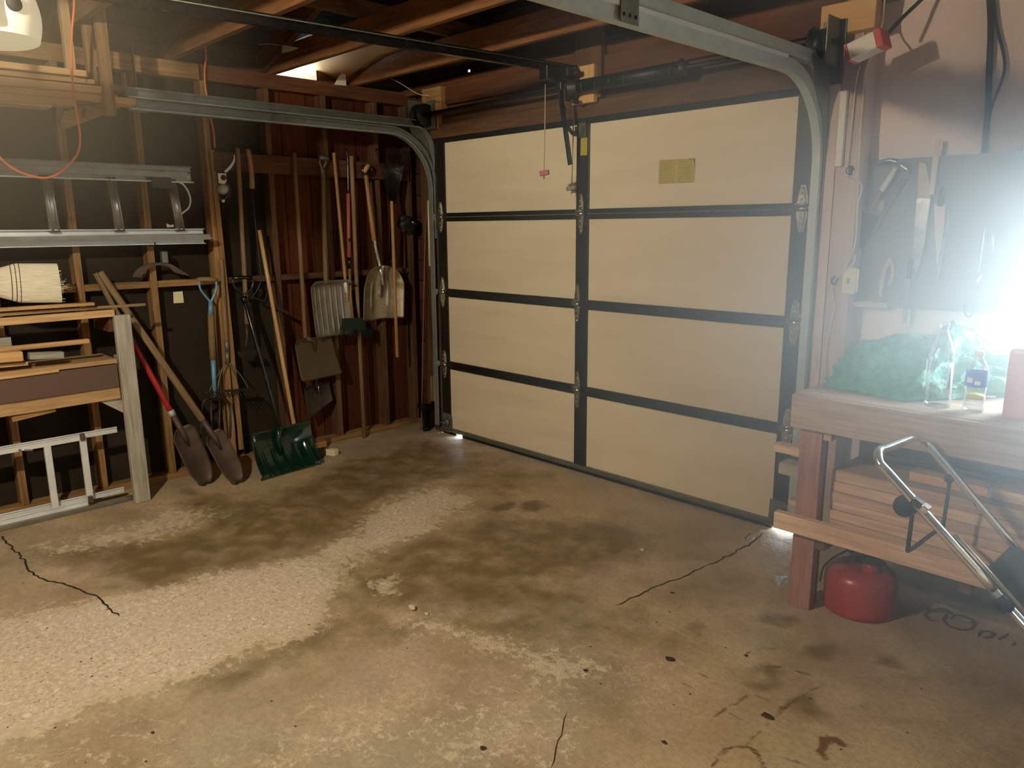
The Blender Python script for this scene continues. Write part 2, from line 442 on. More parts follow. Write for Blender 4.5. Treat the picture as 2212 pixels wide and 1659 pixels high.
LIGHT = [  # worn, scaled concrete: outline, softness, strength
 ([(-60, 1345), (150, 1300), (330, 1272), (520, 1225), (640, 1212), (720, 1188), (765, 1158), (800, 1112), (870, 1072), (960, 1060), (1002, 1074), (985, 1105), (930, 1142), (860, 1172), (760, 1196), (728, 1230), (735, 1270), (690, 1312), (660, 1345), (600, 1392), (520, 1396), (440, 1440), (350, 1492), (280, 1512), (200, 1532), (110, 1565), (-60, 1620)], .10, 1.),
 ([(90, 1178), (190, 1150), (280, 1138), (330, 1100), (420, 1098), (480, 1120), (400, 1142), (230, 1188), (110, 1202)], .12, .62),
 ([(800, 1252), (850, 1238), (886, 1260), (880, 1276), (840, 1276)], .05, .75),
 ([(830, 1345), (900, 1350), (1040, 1368), (1090, 1372), (1130, 1392), (1210, 1398), (1280, 1420), (1300, 1452), (1240, 1500), (1180, 1472), (1110, 1424), (1000, 1392), (900, 1376)], .07, .62),
 ([(1060, 1395), (1210, 1400), (1280, 1440), (1260, 1530), (1240, 1640), (1180, 1700), (1120, 1700), (1180, 1560), (1120, 1470)], .08, .42),
 ([(480, 1640), (640, 1520), (900, 1480), (1100, 1470), (1200, 1520), (1240, 1600), (1200, 1720), (400, 1720)], .2, .34),
 ([(-60, 1620), (110, 1580), (300, 1560), (420, 1620), (380, 1720), (-60, 1720)], .2, .3),
 ([(1240, 1470), (1330, 1440), (1440, 1420), (1500, 1460), (1400, 1540), (1300, 1580)], .15, .2)]
DARK = [
 ([(380, 1050), (560, 1085), (700, 1012), (800, 980), (940, 945), (1070, 1000), (900, 1058), (820, 1092), (760, 1150), (700, 1188), (620, 1207), (300, 1268), (180, 1255), (70, 1195), (250, 1170), (420, 1140)], .12, .62),
 ([(1000, 1128), (1080, 1108), (1200, 1120), (1330, 1130), (1420, 1150), (1390, 1200), (1200, 1262), (1290, 1312), (1130, 1335), (1000, 1332), (900, 1330), (760, 1290), (745, 1245), (790, 1195), (930, 1158)], .12, .58),
 ([(560, 1402), (690, 1325), (760, 1300), (860, 1345), (1000, 1335), (1290, 1315), (1345, 1372), (1210, 1396), (1060, 1365), (900, 1348), (860, 1400), (700, 1400), (560, 1450), (440, 1490), (300, 1530), (440, 1450)], .07, .5),  # shading along the scaled patch's lower edge, drawn in as a stain
 ([(1290, 1320), (1420, 1290), (1470, 1330), (1480, 1400), (1450, 1440), (1330, 1420), (1300, 1380)], .09, .36),
 ([(960, 1000), (1090, 985), (1200, 1030), (1100, 1080), (980, 1060)], .15, .45),
 ([(1240, 1440), (1330, 1390), (1380, 1440), (1330, 1480)], .06, .3),
 ([(1700, 1640), (2212, 1500), (2300, 1700), (1650, 1720)], .3, .22)]
for u, v, a, b, s in ((1092, 1093, 20, 8, .95), (1152, 1099, 34, 11, .95), (1690, 1344, 46, 16, .8), (1685, 1253, 34, 9, .85), (1625, 1470, 52, 22, .62), (1762, 1408, 40, 14, .6), (1916, 1417, 22, 11, .7), (1742, 1535, 58, 24, .5), (1955, 1455, 50, 24, .3), (1545, 1326, 16, 10, .3), (1500, 1365, 30, 14, .35), (1860, 1530, 18, 8, .5), (1930, 1555, 24, 8, .4), (1810, 1478, 22, 8, .4), (560, 1620, 34, 16, .4), (40, 1230, 60, 20, .3), (2105, 1520, 70, 14, .2), (1380, 1570, 50, 30, .2), (1460, 1200, 60, 18, .3)):
    DARK.append(([(u + a * math.cos(t * math.pi / 5), v + b * math.sin(t * math.pi / 5)) for t in range(10)], .035, s))
RUSTY = [  # thin rust and scuff lines: points, half width
 ([(1595 + 54 * math.cos(t * math.pi / 12), 1662 + 52 * math.sin(t * math.pi / 12)) for t in range(25)], .006, .8),
 ([(1672, 1548), (1720, 1510), (1778, 1478), (1762, 1462), (1720, 1448)], .008, .55), ([(1528, 1556), (1570, 1530), (1620, 1500)], .006, .6),
 ([(1600, 1620), (1660, 1560)], .006, .5), ([(1600, 1418), (1640, 1400), (1680, 1402)], .005, .5), ([(1655, 1440), (1690, 1438), (1692, 1420)], .006, .55),
 ([(1628, 1432), (1640, 1450)], .004, .6), ([(1635, 1502), (1655, 1508), (1675, 1520)], .006, .6), ([(1575, 1536), (1612, 1560)], .005, .6),
 ([(1775, 1625), (1780, 1600), (1805, 1598), (1818, 1608)], .013, .85), ([(1775, 1625), (1786, 1640)], .012, .7), ([(1502, 1452), (1540, 1470), (1560, 1488)], .004, .6),
 ([(1465, 1470), (1500, 1490)], .004, .6), ([(1650, 1380), (1800, 1430), (1900, 1480), (1990, 1530)], .007, .3), ([(1640, 1340), (1760, 1400)], .02, .2),
 ([(1700, 1640), (1740, 1655)], .01, .5), ([(1440, 1590), (1480, 1640)], .02, .2), ([(2060, 1580), (2140, 1640), (2212, 1680)], .015, .3), ([(1920, 1600), (2010, 1650)], .01, .2)]

NX, NY = 500, 400
X0, X1, Y0, Y1 = -.56, 5.6, -4.4, .13
xs = np.linspace(X0, X1, NX); ys = np.linspace(Y0, Y1, NY)
GX, GY = np.meshgrid(xs, ys, indexing='ij')
wx = GX + (fbm(GX, GY, 3.5, 3) - .5) * .22 + (fbm(GX, GY, 16, 31, 3) - .5) * .05
wy = GY + (fbm(GX, GY, 3.5, 8) - .5) * .22 + (fbm(GX, GY, 16, 38, 3) - .5) * .05
A = np.zeros(GX.shape); B = np.zeros(GX.shape); Cc = np.zeros(GX.shape)
for poly, soft, st in LIGHT: A = np.maximum(A, st * np.clip(.5 + sdist(wx, wy, fl(poly)) / soft / 2, 0, 1))
for poly, soft, st in DARK: B = np.maximum(B, st * np.clip(.5 + sdist(wx, wy, fl(poly)) / soft / 2, 0, 1))
w2x = GX + (fbm(GX, GY, 14, 21) - .5) * .02; w2y = GY + (fbm(GX, GY, 14, 28) - .5) * .02
for line, hw, st in RUSTY: Cc = np.maximum(Cc, st * np.clip(1.6 - ldist(w2x, w2y, fl(line)) / hw / 1.1, 0, 1))
ff = fbm(GX, GY, 1.1, 55)
H = (fbm(GX, GY, .9, 77, 3) - .5) * .008 - A * .003
fm = bpy.data.meshes.new('floor')
vv = np.stack([GX, GY, np.minimum(H, 0) * 0], -1).reshape(-1, 3).astype(np.float32)
ii = np.arange(NX * NY).reshape(NX, NY)
q = np.stack([ii[:-1, :-1], ii[1:, :-1], ii[1:, 1:], ii[:-1, 1:]], -1).reshape(-1, 4)
fm.vertices.add(len(vv)); fm.vertices.foreach_set('co', vv.ravel())
fm.loops.add(q.size); fm.loops.foreach_set('vertex_index', q.ravel().astype(np.int32))
fm.polygons.add(len(q)); fm.polygons.foreach_set('loop_start', np.arange(0, q.size, 4, dtype=np.int32))
fm.polygons.foreach_set('loop_total', np.full(len(q), 4, np.int32))
fm.update(calc_edges=True)
at = fm.attributes.new('wear_shade', 'FLOAT_COLOR', 'POINT')
at.data.foreach_set('color', np.stack([A, B, Cc, ff], -1).reshape(-1).astype(np.float32))
def _floor():
    mt, nt, b = newmat('worn concrete')
    tc = N(nt, 'ShaderNodeTexCoord').outputs['Object']
    av = N(nt, 'ShaderNodeAttribute', attribute_name='wear_shade')
    sp = N(nt, 'ShaderNodeSeparateColor'); nt.links.new(av.outputs['Color'], sp.inputs[0])
    a, d, r, f = sp.outputs[0], sp.outputs[1], sp.outputs[2], av.outputs['Alpha']
    n1 = noise_n(nt, tc, 3.2, 7, .6); n2 = noise_n(nt, tc, 24, 6, .65); n3 = noise_n(nt, tc, 150, 3, .7)
    n4 = noise_n(nt, tc, 7.5, 7, .68); n5 = noise_n(nt, tc, 9., 7, .6); n6 = noise_n(nt, tc, 1.7, 3); n7 = noise_n(nt, tc, 46, 4, .7)
    base = mix_n(nt, mapr(nt, n1, .36, .66), lin((150, 130, 100)), lin((196, 174, 142)))
    base = mix_n(nt, mapr(nt, f, .42, .6, 0, .5), base, lin((190, 164, 112)))
    base = mix_n(nt, mapr(nt, n6, .5, .68, 0, .5), base, lin((184, 158, 138)))
    base = mix_n(nt, mapr(nt, n6, .5, .34, 0, .45), base, lin((168, 160, 134)))
    base = mix_n(nt, mapr(nt, n7, .42, .7, 0, .38), base, lin((120, 98, 70)))
    base = mix_n(nt, mapr(nt, n3, .45, .7, 0, .3), base, lin((112, 90, 62)))
    # dark stains and painted edge shading below the pale patch
    dd = mapr(nt, math_n(nt, 'ADD', d, math_n(nt, 'MULTIPLY', math_n(nt, 'SUBTRACT', n4, .5), 1.5)), .14, .7, 0, 1)
    dd = math_n(nt, 'MULTIPLY', dd, mapr(nt, d, .02, .3))
    base = mix_n(nt, math_n(nt, 'MULTIPLY', dd, .78), base, mix_n(nt, n2, lin((78, 60, 28)), lin((114, 92, 50))))
    # thin pale veins where the skin has crazed
    vn = math_n(nt, 'ABSOLUTE', math_n(nt, 'SUBTRACT', n5, .5))
    vein = math_n(nt, 'MULTIPLY', mapr(nt, vn, .0, .022, 1, 0), mapr(nt, n2, .42, .6))
    vein = math_n(nt, 'MULTIPLY', vein, mapr(nt, math_n(nt, 'ADD', a, math_n(nt, 'MULTIPLY', n6, .3)), .17, .45, 0, .8))
    base = mix_n(nt, vein, base, lin((226, 210, 176)))
    # scaled pale patches
    aa = mapr(nt, math_n(nt, 'ADD', math_n(nt, 'ADD', a, math_n(nt, 'MULTIPLY', math_n(nt, 'SUBTRACT', n2, .5), 1.5)), math_n(nt, 'MULTIPLY', math_n(nt, 'SUBTRACT', n4, .5), 1.2)), .42, .86, 0, 1)
    aa = math_n(nt, 'MULTIPLY', aa, mapr(nt, a, .03, .25))
    vo = N(nt, 'ShaderNodeTexVoronoi'); vo.inputs['Scale'].default_value = 88
    wv = N(nt, 'ShaderNodeVectorMath', operation='ADD'); nz = N(nt, 'ShaderNodeTexNoise'); nz.inputs['Scale'].default_value = 30; nt.links.new(tc, nz.inputs['Vector'])
    sc_ = N(nt, 'ShaderNodeVectorMath', operation='SCALE'); nt.links.new(nz.outputs['Color'], sc_.inputs[0]); sc_.inputs['Scale'].default_value = .03
    nt.links.new(tc, wv.inputs[0]); nt.links.new(sc_.outputs[0], wv.inputs[1]); nt.links.new(wv.outputs[0], vo.inputs['Vector'])
    vc = N(nt, 'ShaderNodeSeparateColor'); nt.links.new(vo.outputs['Color'], vc.inputs[0])
    pale = mix_n(nt, mapr(nt, n7, .3, .7), lin((190, 168, 142)), lin((240, 224, 202)))
    pale = mix_n(nt, mapr(nt, vc.outputs[0], 0, 1, 0, .4), pale, lin((158, 132, 98)))
    chip = math_n(nt, 'MULTIPLY', math_n(nt, 'GREATER_THAN', vc.outputs[1], .88), math_n(nt, 'LESS_THAN', vo.outputs['Distance'], .4))
    pale = mix_n(nt, math_n(nt, 'MULTIPLY', chip, .75), pale, lin((240, 226, 196)))
    v3 = N(nt, 'ShaderNodeTexVoronoi'); v3.inputs['Scale'].default_value = 30; nt.links.new(wv.outputs[0], v3.inputs['Vector'])
    c3 = N(nt, 'ShaderNodeSeparateColor'); nt.links.new(v3.outputs['Color'], c3.inputs[0])
    chip2 = math_n(nt, 'MULTIPLY', math_n(nt, 'GREATER_THAN', c3.outputs[1], .8), math_n(nt, 'LESS_THAN', v3.outputs['Distance'], .26))
    pale = mix_n(nt, math_n(nt, 'MULTIPLY', chip2, .8), pale, lin((236, 220, 188)))
    pit = math_n(nt, 'MULTIPLY', math_n(nt, 'LESS_THAN', vc.outputs[2], .1), math_n(nt, 'LESS_THAN', vo.outputs['Distance'], .35))
    pale = mix_n(nt, math_n(nt, 'MULTIPLY', pit, .7), pale, lin((112, 88, 60)))
    base = mix_n(nt, math_n(nt, 'MULTIPLY', aa, .85), base, pale)
    # rim of the flaking: the bright broken edge
    edge = math_n(nt, 'MULTIPLY', math_n(nt, 'MULTIPLY', aa, math_n(nt, 'SUBTRACT', 1., aa)), 1.4)
    base = mix_n(nt, edge, base, lin((226, 208, 168)))
    rr = mapr(nt, math_n(nt, 'ADD', r, math_n(nt, 'MULTIPLY', math_n(nt, 'SUBTRACT', n2, .5), 1.3)), .32, .7, 0, .85)
    rr = math_n(nt, 'MULTIPLY', rr, mapr(nt, r, .05, .3))
    base = mix_n(nt, rr, base, lin((92, 60, 34)))
    # stray specks
    v2 = N(nt, 'ShaderNodeTexVoronoi'); v2.inputs['Scale'].default_value = 17; nt.links.new(tc, v2.inputs['Vector'])
    c2 = N(nt, 'ShaderNodeSeparateColor'); nt.links.new(v2.outputs['Color'], c2.inputs[0])
    spk = math_n(nt, 'MULTIPLY', math_n(nt, 'LESS_THAN', v2.outputs['Distance'], .07), math_n(nt, 'GREATER_THAN', c2.outputs[0], .75))
    base = mix_n(nt, spk, base, lin((58, 40, 22)))
    nt.links.new(base, b.inputs['Base Color'])
    nt.links.new(mapr(nt, dd, 0, 1, .78, .5), b.inputs['Roughness']); b.inputs['Specular IOR Level'].default_value = .3
    h = math_n(nt, 'ADD', math_n(nt, 'MULTIPLY', n2, .7), math_n(nt, 'MULTIPLY', math_n(nt, 'MULTIPLY', vc.outputs[0], aa), 1.1))
    h = math_n(nt, 'ADD', h, math_n(nt, 'MULTIPLY', n3, .25))
    bump_n(nt, b, h, .8, .009)
    return mt
fm.materials.append(_floor())
floor = bpy.data.objects.new('floor', fm); COL.objects.link(floor); floor['kind'] = 'structure'
b_ = MB(); b_.box(X0, X1, -6.2, Y0, -.1, 0); b_.build('floor_back', M['drive'], kind='structure')

def strip_on_floor(mb, pts, wd, jag=.5, z=.0012):
    P = [HZ(u, v) for u, v in pts]; Q = [P[0]]
    for a, b in zip(P, P[1:]):
        k = max(2, int((b - a).length / .025))
        for i in range(1, k + 1):
            p = a.lerp(b, i / k); d = (b - a).normalized()
            if i < k: p = p + Vector((-d.y, d.x, 0)) * rnd.uniform(-.009, .009) * jag
            Q.append(p)
    for i in range(len(Q) - 1):
        a, b = Q[i], Q[i + 1]; d = (b - a).normalized(); s = Vector((-d.y, d.x, 0))
        w0 = wd * (1 if 0 < i else .2) * rnd.uniform(.7, 1.2); w1 = wd * (.2 if i == len(Q) - 2 else 1) * rnd.uniform(.7, 1.2)
        z_ = Vector((0, 0, z))
        mb.add([a - s * w0 + z_, a + s * w0 + z_, b + s * w1 + z_, b - s * w1 + z_], [(0, 1, 2, 3)][::1], [[(0, 0)] * 4])
ck = MB()
for pts, wd in (([(0, 1158), (42, 1198), (58, 1225), (82, 1245), (92, 1250), (150, 1266), (196, 1284), (232, 1308), (258, 1332)], .0045),
                ([(1646, 1150), (1620, 1178), (1600, 1186), (1540, 1218), (1528, 1221)], .004), ([(1618, 1150), (1612, 1168)], .003),
                ([(1528, 1221), (1478, 1245), (1440, 1258), (1400, 1276), (1362, 1292), (1330, 1308)], .0035), ([(1225, 1540), (1215, 1580), (1205, 1600), (1190, 1659)], .0016)):
    strip_on_floor(ck, pts, wd, 1.)
ck.build('crack', M['crack'], parent=floor)
sc = MB()
for pts in ([(2000, 1312), (2012, 1322), (2042, 1322), (2058, 1326), (2044, 1316), (2012, 1318), (1998, 1328), (2006, 1340), (2030, 1344)],
            [(2048, 1326), (2038, 1340), (2050, 1354), (2078, 1362), (2098, 1360), (2106, 1350), (2100, 1338), (2075, 1330), (2050, 1328)], [(2090, 1344), (2118, 1348)], [(2052, 1338), (2064, 1330)],
            [(2112, 1376), (2118, 1366), (2138, 1364), (2150, 1370), (2140, 1378), (2120, 1378)], [(2158, 1384), (2166, 1378), (2180, 1368)], [(2186, 1396), (2194, 1388)]):
    strip_on_floor(sc, pts, .0075, .35, .0016)
sc.build('painted_scrawl', M['paint'], parent=floor, label='dark hand-drawn loops marked on the concrete')
g = MB(); g.box(-8, 10, -8, 9, -.22, -.12); g.box(-8, 10, .16, 9, -.12, -.02); g.build('ground', M['drive'], kind='structure')

# ------------------------------------------------------------------ left wall
XI, XO = -.45, -.54
wl = MB(); wl.box(XO - .03, XO, -6.2, -1.09, 0, 2.5); wl.cur = 1; wl.box(XO - .03, XO, -1.09, .15, 0, 2.5)
wall_left = wl.build('wall_left', [M['blackboard'], M['redwall']], kind='structure')
for i, y in enumerate((-3.48, -3.08, -2.68, -2.275, -1.88, -1.485, -1.085, -.675, -.262, .02)):
    s = MB(); s.beam((XI - .045, y, .04), (XI - .045, y, 2.4), .038, .09, up=(1, 0, 0))
    s.build('stud', M['stud'] if y < -1.2 else M['framing'], parent=wall_left, bevel=.003)
s = MB(); s.box(XO, XI, -6.1, .12, .0, .04); s.build('sill_plate', M['stud'], parent=wall_left, bevel=.003)
s = MB(); s.box(XO, XI, -6.1, -1.5, 2.4, 2.49); s.build('top_plate', M['stud'], parent=wall_left, bevel=.004)
s = MB(); s.box(XO, XI + .004, -1.49, .12, 2.4, 2.49); s.build('top_plate', M['redboard'], parent=wall_left, bevel=.004)
ys_ = [-3.08, -2.68, -2.275, -1.88, -1.485, -1.085, -.675, -.262, .02]
for a, b in zip(ys_, ys_[1:]):
    s = MB(); s.box(XO + .005, XI - .008, a + .019, b - .019, 1.19, 1.228); s.build('blocking', M['stud'] if a < -1.5 else M['framing'], parent=wall_left, bevel=.003)
s = MB(); s.beam((XI + .012, -1.465, 1.935), (XI + .012, .0, 1.925), .022, .115, up=(0, 0, 1)); s.build('tool_rail', M['redboard'], parent=wall_left, bevel=.003)
s = MB(); s.beam((XI + .01, -1.44, .1), (XI + .01, -1.47, 2.0), .016, .03, up=(0, 1, 0)); s.build('furring_strip', M['stud'], parent=wall_left, bevel=.002)

# ------------------------------------------------------------------ front wall
wf = MB()
wf.box(XO, -.1, .13, .15, 0, 2.5)
wf.box(-.1, 2.68, .13, .15, 2.12, 2.5)
hx, hz = HY(1013, 153, .13).x, HY(1013, 153, .13).z
for x0, x1, z0, z1 in ((-1.0, hx - .012, 2.5, 3.9), (hx + .012, 5.7, 2.5, 3.9), (hx - .012, hx + .012, 2.5, hz - .008), (hx - .012, hx + .012, hz + .008, 3.9)):
    wf.box(x0, x1, .13, .15, z0, z1)
WX0, WX1, WZ0, WZ1 = 3.66, 4.55, 1.0, 1.78
wf.cur = 1
for x0, x1, z0, z1 in ((2.68, WX0, 0, 2.52), (WX1, 5.7, 0, 2.52), (WX0, WX1, 0, WZ0), (WX0, WX1, WZ1, 2.52)):
    wf.box(x0, x1, .125, .15, z0, z1)
wall_front = wf.build('wall_front', [M['gable'], M['pinkwall']], kind='structure')
def wfpart(name, mat, x0, x1, y0, y1, z0, z1, bev=.003):
    s = MB(); s.box(x0, x1, y0, y1, z0, z1); return s.build(name, mat, parent=wall_front, bevel=bev)
# header over the door
wfpart('header_trim', M['framing'], -.16, 2.76, -.035, .1, 2.135, 2.225)
wfpart('stop_strip', M['blackrub'], -.1, 2.68, -.02, .0, 2.112, 2.137)
wfpart('header_beam', M['framing'], -.16, 2.7, .0, .12, 2.228, 2.345)
wfpart('header_beam', M['redboard'], -.16, 2.7, -.02, .12, 2.35, 2.455)
wfpart('plate', M['redboard'], -.5, 3.6, .005, .12, 2.46, 2.52)
wfpart('gable_rail', M['framing'], -.4, 4.6, .02, .12, 2.62, 2.72)
wfpart('center_board', M['framing'], 1.24, 1.43, -.05, .0, 2.23, 2.62)
wfpart('spring_pad', M['pinefresh'], 1.245, 1.41, -.085, -.05, 2.205, 2.405)
wfpart('corner_block', M['stud'], -.17, .04, -.06, .0, 2.315, 2.47, .006)
wfpart('corner_block', M['pinefresh'], 2.665, 2.9, -.06, .0, 2.33, 2.455, .006)
wfpart('corner_block', M['stud'], -.16, -.02, -.04, .0, 2.2, 2.29, .004)
# jambs
wfpart('jamb', M['framing'], -.2, -.1, .0, .13, 0, 2.2)
wfpart('jamb', M['framing'], -.34, -.22, .04, .13, 0, 2.4)
wfpart('jamb', M['pinkwood'], 2.68, 2.752, .0, .13, 0, 2.33)
wfpart('jamb', M['pinkwood'], 2.756, 2.86, .0, .125, 0, 2.5)
wfpart('plate', M['pinkwood'], 2.86, 5.6, .04, .125, 2.52, 2.6)
wfpart('ledge', M['pinkwood'], 2.83, 3.0, .06, .125, 1.155, 1.18)
s = MB(); s.beam((2.775, -.012, 1.78), (2.775, -.012, 2.1), .03, .022, up=(0, 1, 0)); s.build('trim_strip', M['white'], parent=wall_front, bevel=.003)
# ------------------------------------------------------------------ window over the bench
wn = MB()
for x0, x1, z0, z1 in ((WX0, WX0 + .045, WZ0, WZ1), (WX1 - .045, WX1, WZ0, WZ1), (WX0, WX1, WZ0, WZ0 + .05), (WX0, WX1, WZ1 - .05, WZ1), ((WX0 + WX1) / 2 - .015, (WX0 + WX1) / 2 + .015, WZ0, WZ1)):
    wn.box(x0, x1, .09, .16, z0, z1)
window = wn.build('window_1', M['frame'], kind='structure', bevel=.003)
for a, b in ((WX0 + .045, (WX0 + WX1) / 2 - .015), ((WX0 + WX1) / 2 + .015, WX1 - .045)):
    s = MB(); s.box(a, b, .128, .132, WZ0 + .05, WZ1 - .05); s.build('pane', M['pane'], parent=window)
# ------------------------------------------------------------------ other walls, roof
s = MB(); s.box(-.57, 5.75, -6.25, -6.2, 0, 3.9); s.build('wall_back', M['redwall'], kind='structure')
s = MB(); s.box(5.6, 5.65, -6.2, .15, 0, 2.6); s.build('wall_right', M['pinkwall'], kind='structure')
def roofz(x): return 2.5 + .33 * (x + .54) if x < 2.55 else 2.5 + .33 * (5.64 - x)
rf = MB()
for xa, xb in ((-1.05, 2.55), (2.55, 6.1)):
    za, zb = roofz(xa) + .13, roofz(xb) + .13
    rf.add([(xa, -6.3, za), (xb, -6.3, zb), (xb, .5, zb), (xa, .5, za), (xa, -6.3, za + .03), (xb, -6.3, zb + .03), (xb, .5, zb + .03), (xa, .5, za + .03)],
           [(3, 2, 1, 0), (4, 5, 6, 7), (0, 1, 5, 4), (2, 3, 7, 6), (1, 2, 6, 5), (3, 0, 4, 7)], [[(0, 0), (1, 0), (1, 1), (0, 1)]] * 6)
ceiling = rf.build('ceiling', M['roofboard'], kind='structure')
JY = (-.43, -1.04, -1.68, -2.3, -2.92, -3.54, -4.16, -4.78, -5.4)
for y in JY:
    s = MB(); s.box(-.54, 5.6, y, y + .038, 2.49, 2.63); s.build('joist', M['joist'], parent=ceiling, bevel=.003)
    s = MB(); s.beam((-.95, y - .02, roofz(-.95) + .06), (2.55, y - .02, roofz(2.55) + .06), .038, .13, up=(0, 0, 1)); s.build('rafter', M['framing'], parent=ceiling)
    s = MB(); s.beam((6.0, y - .02, roofz(6.0) + .06), (2.55, y - .02, roofz(2.55) + .06), .038, .13, up=(0, 0, 1)); s.build('rafter', M['framing'], parent=ceiling)
s = MB(); s.box(2.0, 2.04, -6.1, 0, 2.63, 2.72); s.build('tie_board', M['joist'], parent=ceiling)
s = MB(); s.box(.55, .59, -1.9, .1, 2.635, 2.72); s.build('tie_board', M['framing'], parent=ceiling)
# eave: closed bays, one bay open to the daylight
for a, b in zip((-6.2,) + JY[::-1], JY[::-1] + (.13,)):
    if abs(a + 1.04) < .01: continue
    s = MB(); s.box(-.56, -.54, a, b, 2.48, 2.72); s.build('eave_block', M['framing'], parent=ceiling)
s = MB(); s.box(-.56, -.54, -.66, -.43, 2.48, 2.72); s.build('eave_block', M['framing'], parent=ceiling)  # added to narrow the open bay and dim the daylight at its right
s = MB()
def fallen(a, b):
    y = -.985 + .54 * b; x = -.62 + .95 * a
    return (x, y, 2.575 + .09 * a + .035 * math.sin(math.pi * a) - .055 * b * b + .012 * math.sin(5 * a + 4 * b))
s.sheet(fallen, 14, 14, .003); s.build('fallen_sheet', M['kraft'], parent=ceiling)
s = MB(); s.box(5.6, 5.65, -6.2, .13, 2.5, 2.75); s.build('eave_block', M['framing'], parent=ceiling)
s = MB()
pa = HX(722, 183, -.44); pb = HX(748, 185, -.44); pc = HX(746, 150, -.44)
s.prism([pa, pb, pc, pa.lerp(pc, .5) + Vector((0, -.006, .004))], (-.003, 0, 0)); s.build('torn_felt', M['whitepaper'], parent=ceiling)
# ------------------------------------------------------------------ garage door
SH = .5334
door = thing('door_1', None, None, (1.28, .0, 0), kind='structure')
CX0, CX1 = HY(1246, 560, 0).x, HY(1272, 560, 0).x
DL, DR = -.088, 2.655
ZR = [.045, SH, 2 * SH, 3 * SH, 2.16]
for k in range(4):
    for a, b in ((.0, CX0), (CX1, 2.566)):
        s = MB(); s.box(a - .01, b + .01, .0, .03, ZR[k] + .0 , ZR[k + 1] - .0); s.build('door_panel', M['panel'], parent=door)
def dbox(name, mat, x0, x1, z0, z1, y0=-.012, y1=.002, bev=.002):
    s = MB(); s.box(x0, x1, y0, y1, z0, z1); return s.build(name, mat, parent=door, bevel=bev)
for k in range(4):
    e = .003 if k else -.0
    for a, b in ((DL, .0), (CX0, CX1), (2.566, DR)):
        dbox('stile', M['black'], a, b, ZR[k] + e, ZR[k + 1] - .003)
for z in ZR[1:4]:
    for a, b in ((DL, CX0 + .001), (CX1 - .001, DR)):
        dbox('rail', M['black'], a, b, z - .031, z - .002, -.011)
        dbox('rail', M['black'], a, b, z + .001, z + .027, -.011)
dbox('rail', M['black'], DL, DR, 2.105, 2.16, -.011)
s = MB(); s.box(DL - .02, DR + .02, .03, .036, .03, 2.17); s.build('light_stop_skin', M['panel'], parent=door)  # unseen backing added to stop daylight leaking through the section joints
s = MB(); s.box(DL - .01, DR, -.016, .03, .022, .05); s.box(DL - .01, DR, -.022, -.012, .038, .05); s.build('bottom_retainer', M['galvdull'], parent=door, bevel=.002)
s = MB(); s.box(.13, 2.57, -.012, .028, .0005, .024); s.box(DL, .06, -.012, .028, .0005, .024); s.build('bottom_seal', M['blackrub'], parent=door, bevel=.004)
def hinge(x, z, w=.052, h=.105, edge=0):
    s = MB()
    y = -.0125
    for sg in (1, -1):
        zb = z + sg * .012
        s.prism([(x - w * .5, y, zb), (x + w * .5, y, zb), (x + w * .46, y, zb + sg * h * .35), (x + w * .2, y, zb + sg * h), (x - w * .2, y, zb + sg * h), (x - w * .46, y, zb + sg * h * .35)], (0, -.003 , 0))
        s.prism([(x - w * .3, y - .003, zb), (x + w * .3, y - .003, zb), (x + w * .12, y - .003, zb + sg * h * .8), (x - w * .12, y - .003, zb + sg * h * .8)], (0, -.009, 0))
        for q in (.3, .6, .86): s.lathe([(.0, -.005), (.006, -.005), (.006, 0)], (x, y - .011 if q < .8 else y - .003, zb + sg * h * q), (0, 1, 0), 8)
    s.tube([(x - w * .62, y - .012, z), (x + w * .62, y - .012, z)], .011, 10)
    s.tube([(x - w * .55, y - .02, z + .018), (x + w * .55, y - .02, z + .018)], .005, 8)
    hg = s.build('hinge', M['zinc'], parent=door)
    if edge:
        s = MB(); s.tube([(x, y - .012, z), (x + edge * .06, y - .012, z)], .006, 8); s.lathe([(0, 0), (.02, 0), (.022, .004), (.022, .012), (.018, .014), (0, .014)], (x + edge * .055, y - .012, z), (edge, 0, 0), 14)
        s.build('roller', M['galv'], parent=hg)
for u, v in ((1258, 460), (1250, 655), (1250, 840)):
    p = HY(u, v, 0); hinge(p.x, SH * round(p.z / SH), .045)
for k in (1, 2, 3):
    hinge(2.62, SH * k, .056, .095, 1); hinge(-.05, SH * k, .056, .095, -1)
def corner(x, sg):
    s = MB(); y = -.0125
    s.prism([(x - .055, y, .03), (x + .05, y, .03), (x + .05, y, .145), (x + .03, y, .16), (x - .05, y, .16)], (0, -.003, 0))
    s.box(x - .055, x + .05, y - .03, y - .003, .028, .036)
    for a, b in ((-.03, .13), (.0, .1), (-.02, .07), (.03, .12), (.03, .06), (.0, .045)): s.lathe([(0, -.006), (.007, -.006), (.007, 0)], (x + a, y - .002, b), (0, 1, 0), 8)
    s.tube([(x, y - .018, .085), (x + sg * .07, y - .018, .085)], .007, 8)
    s.lathe([(0, 0), (.03, 0), (.03, .012), (0, .012)], (x + sg * .0, y - .005, .09), (0, -1, 0), 14)
    s.build('corner_bracket', M['galvdull'], parent=door)
corner(2.605, 1); corner(-.035, -1)
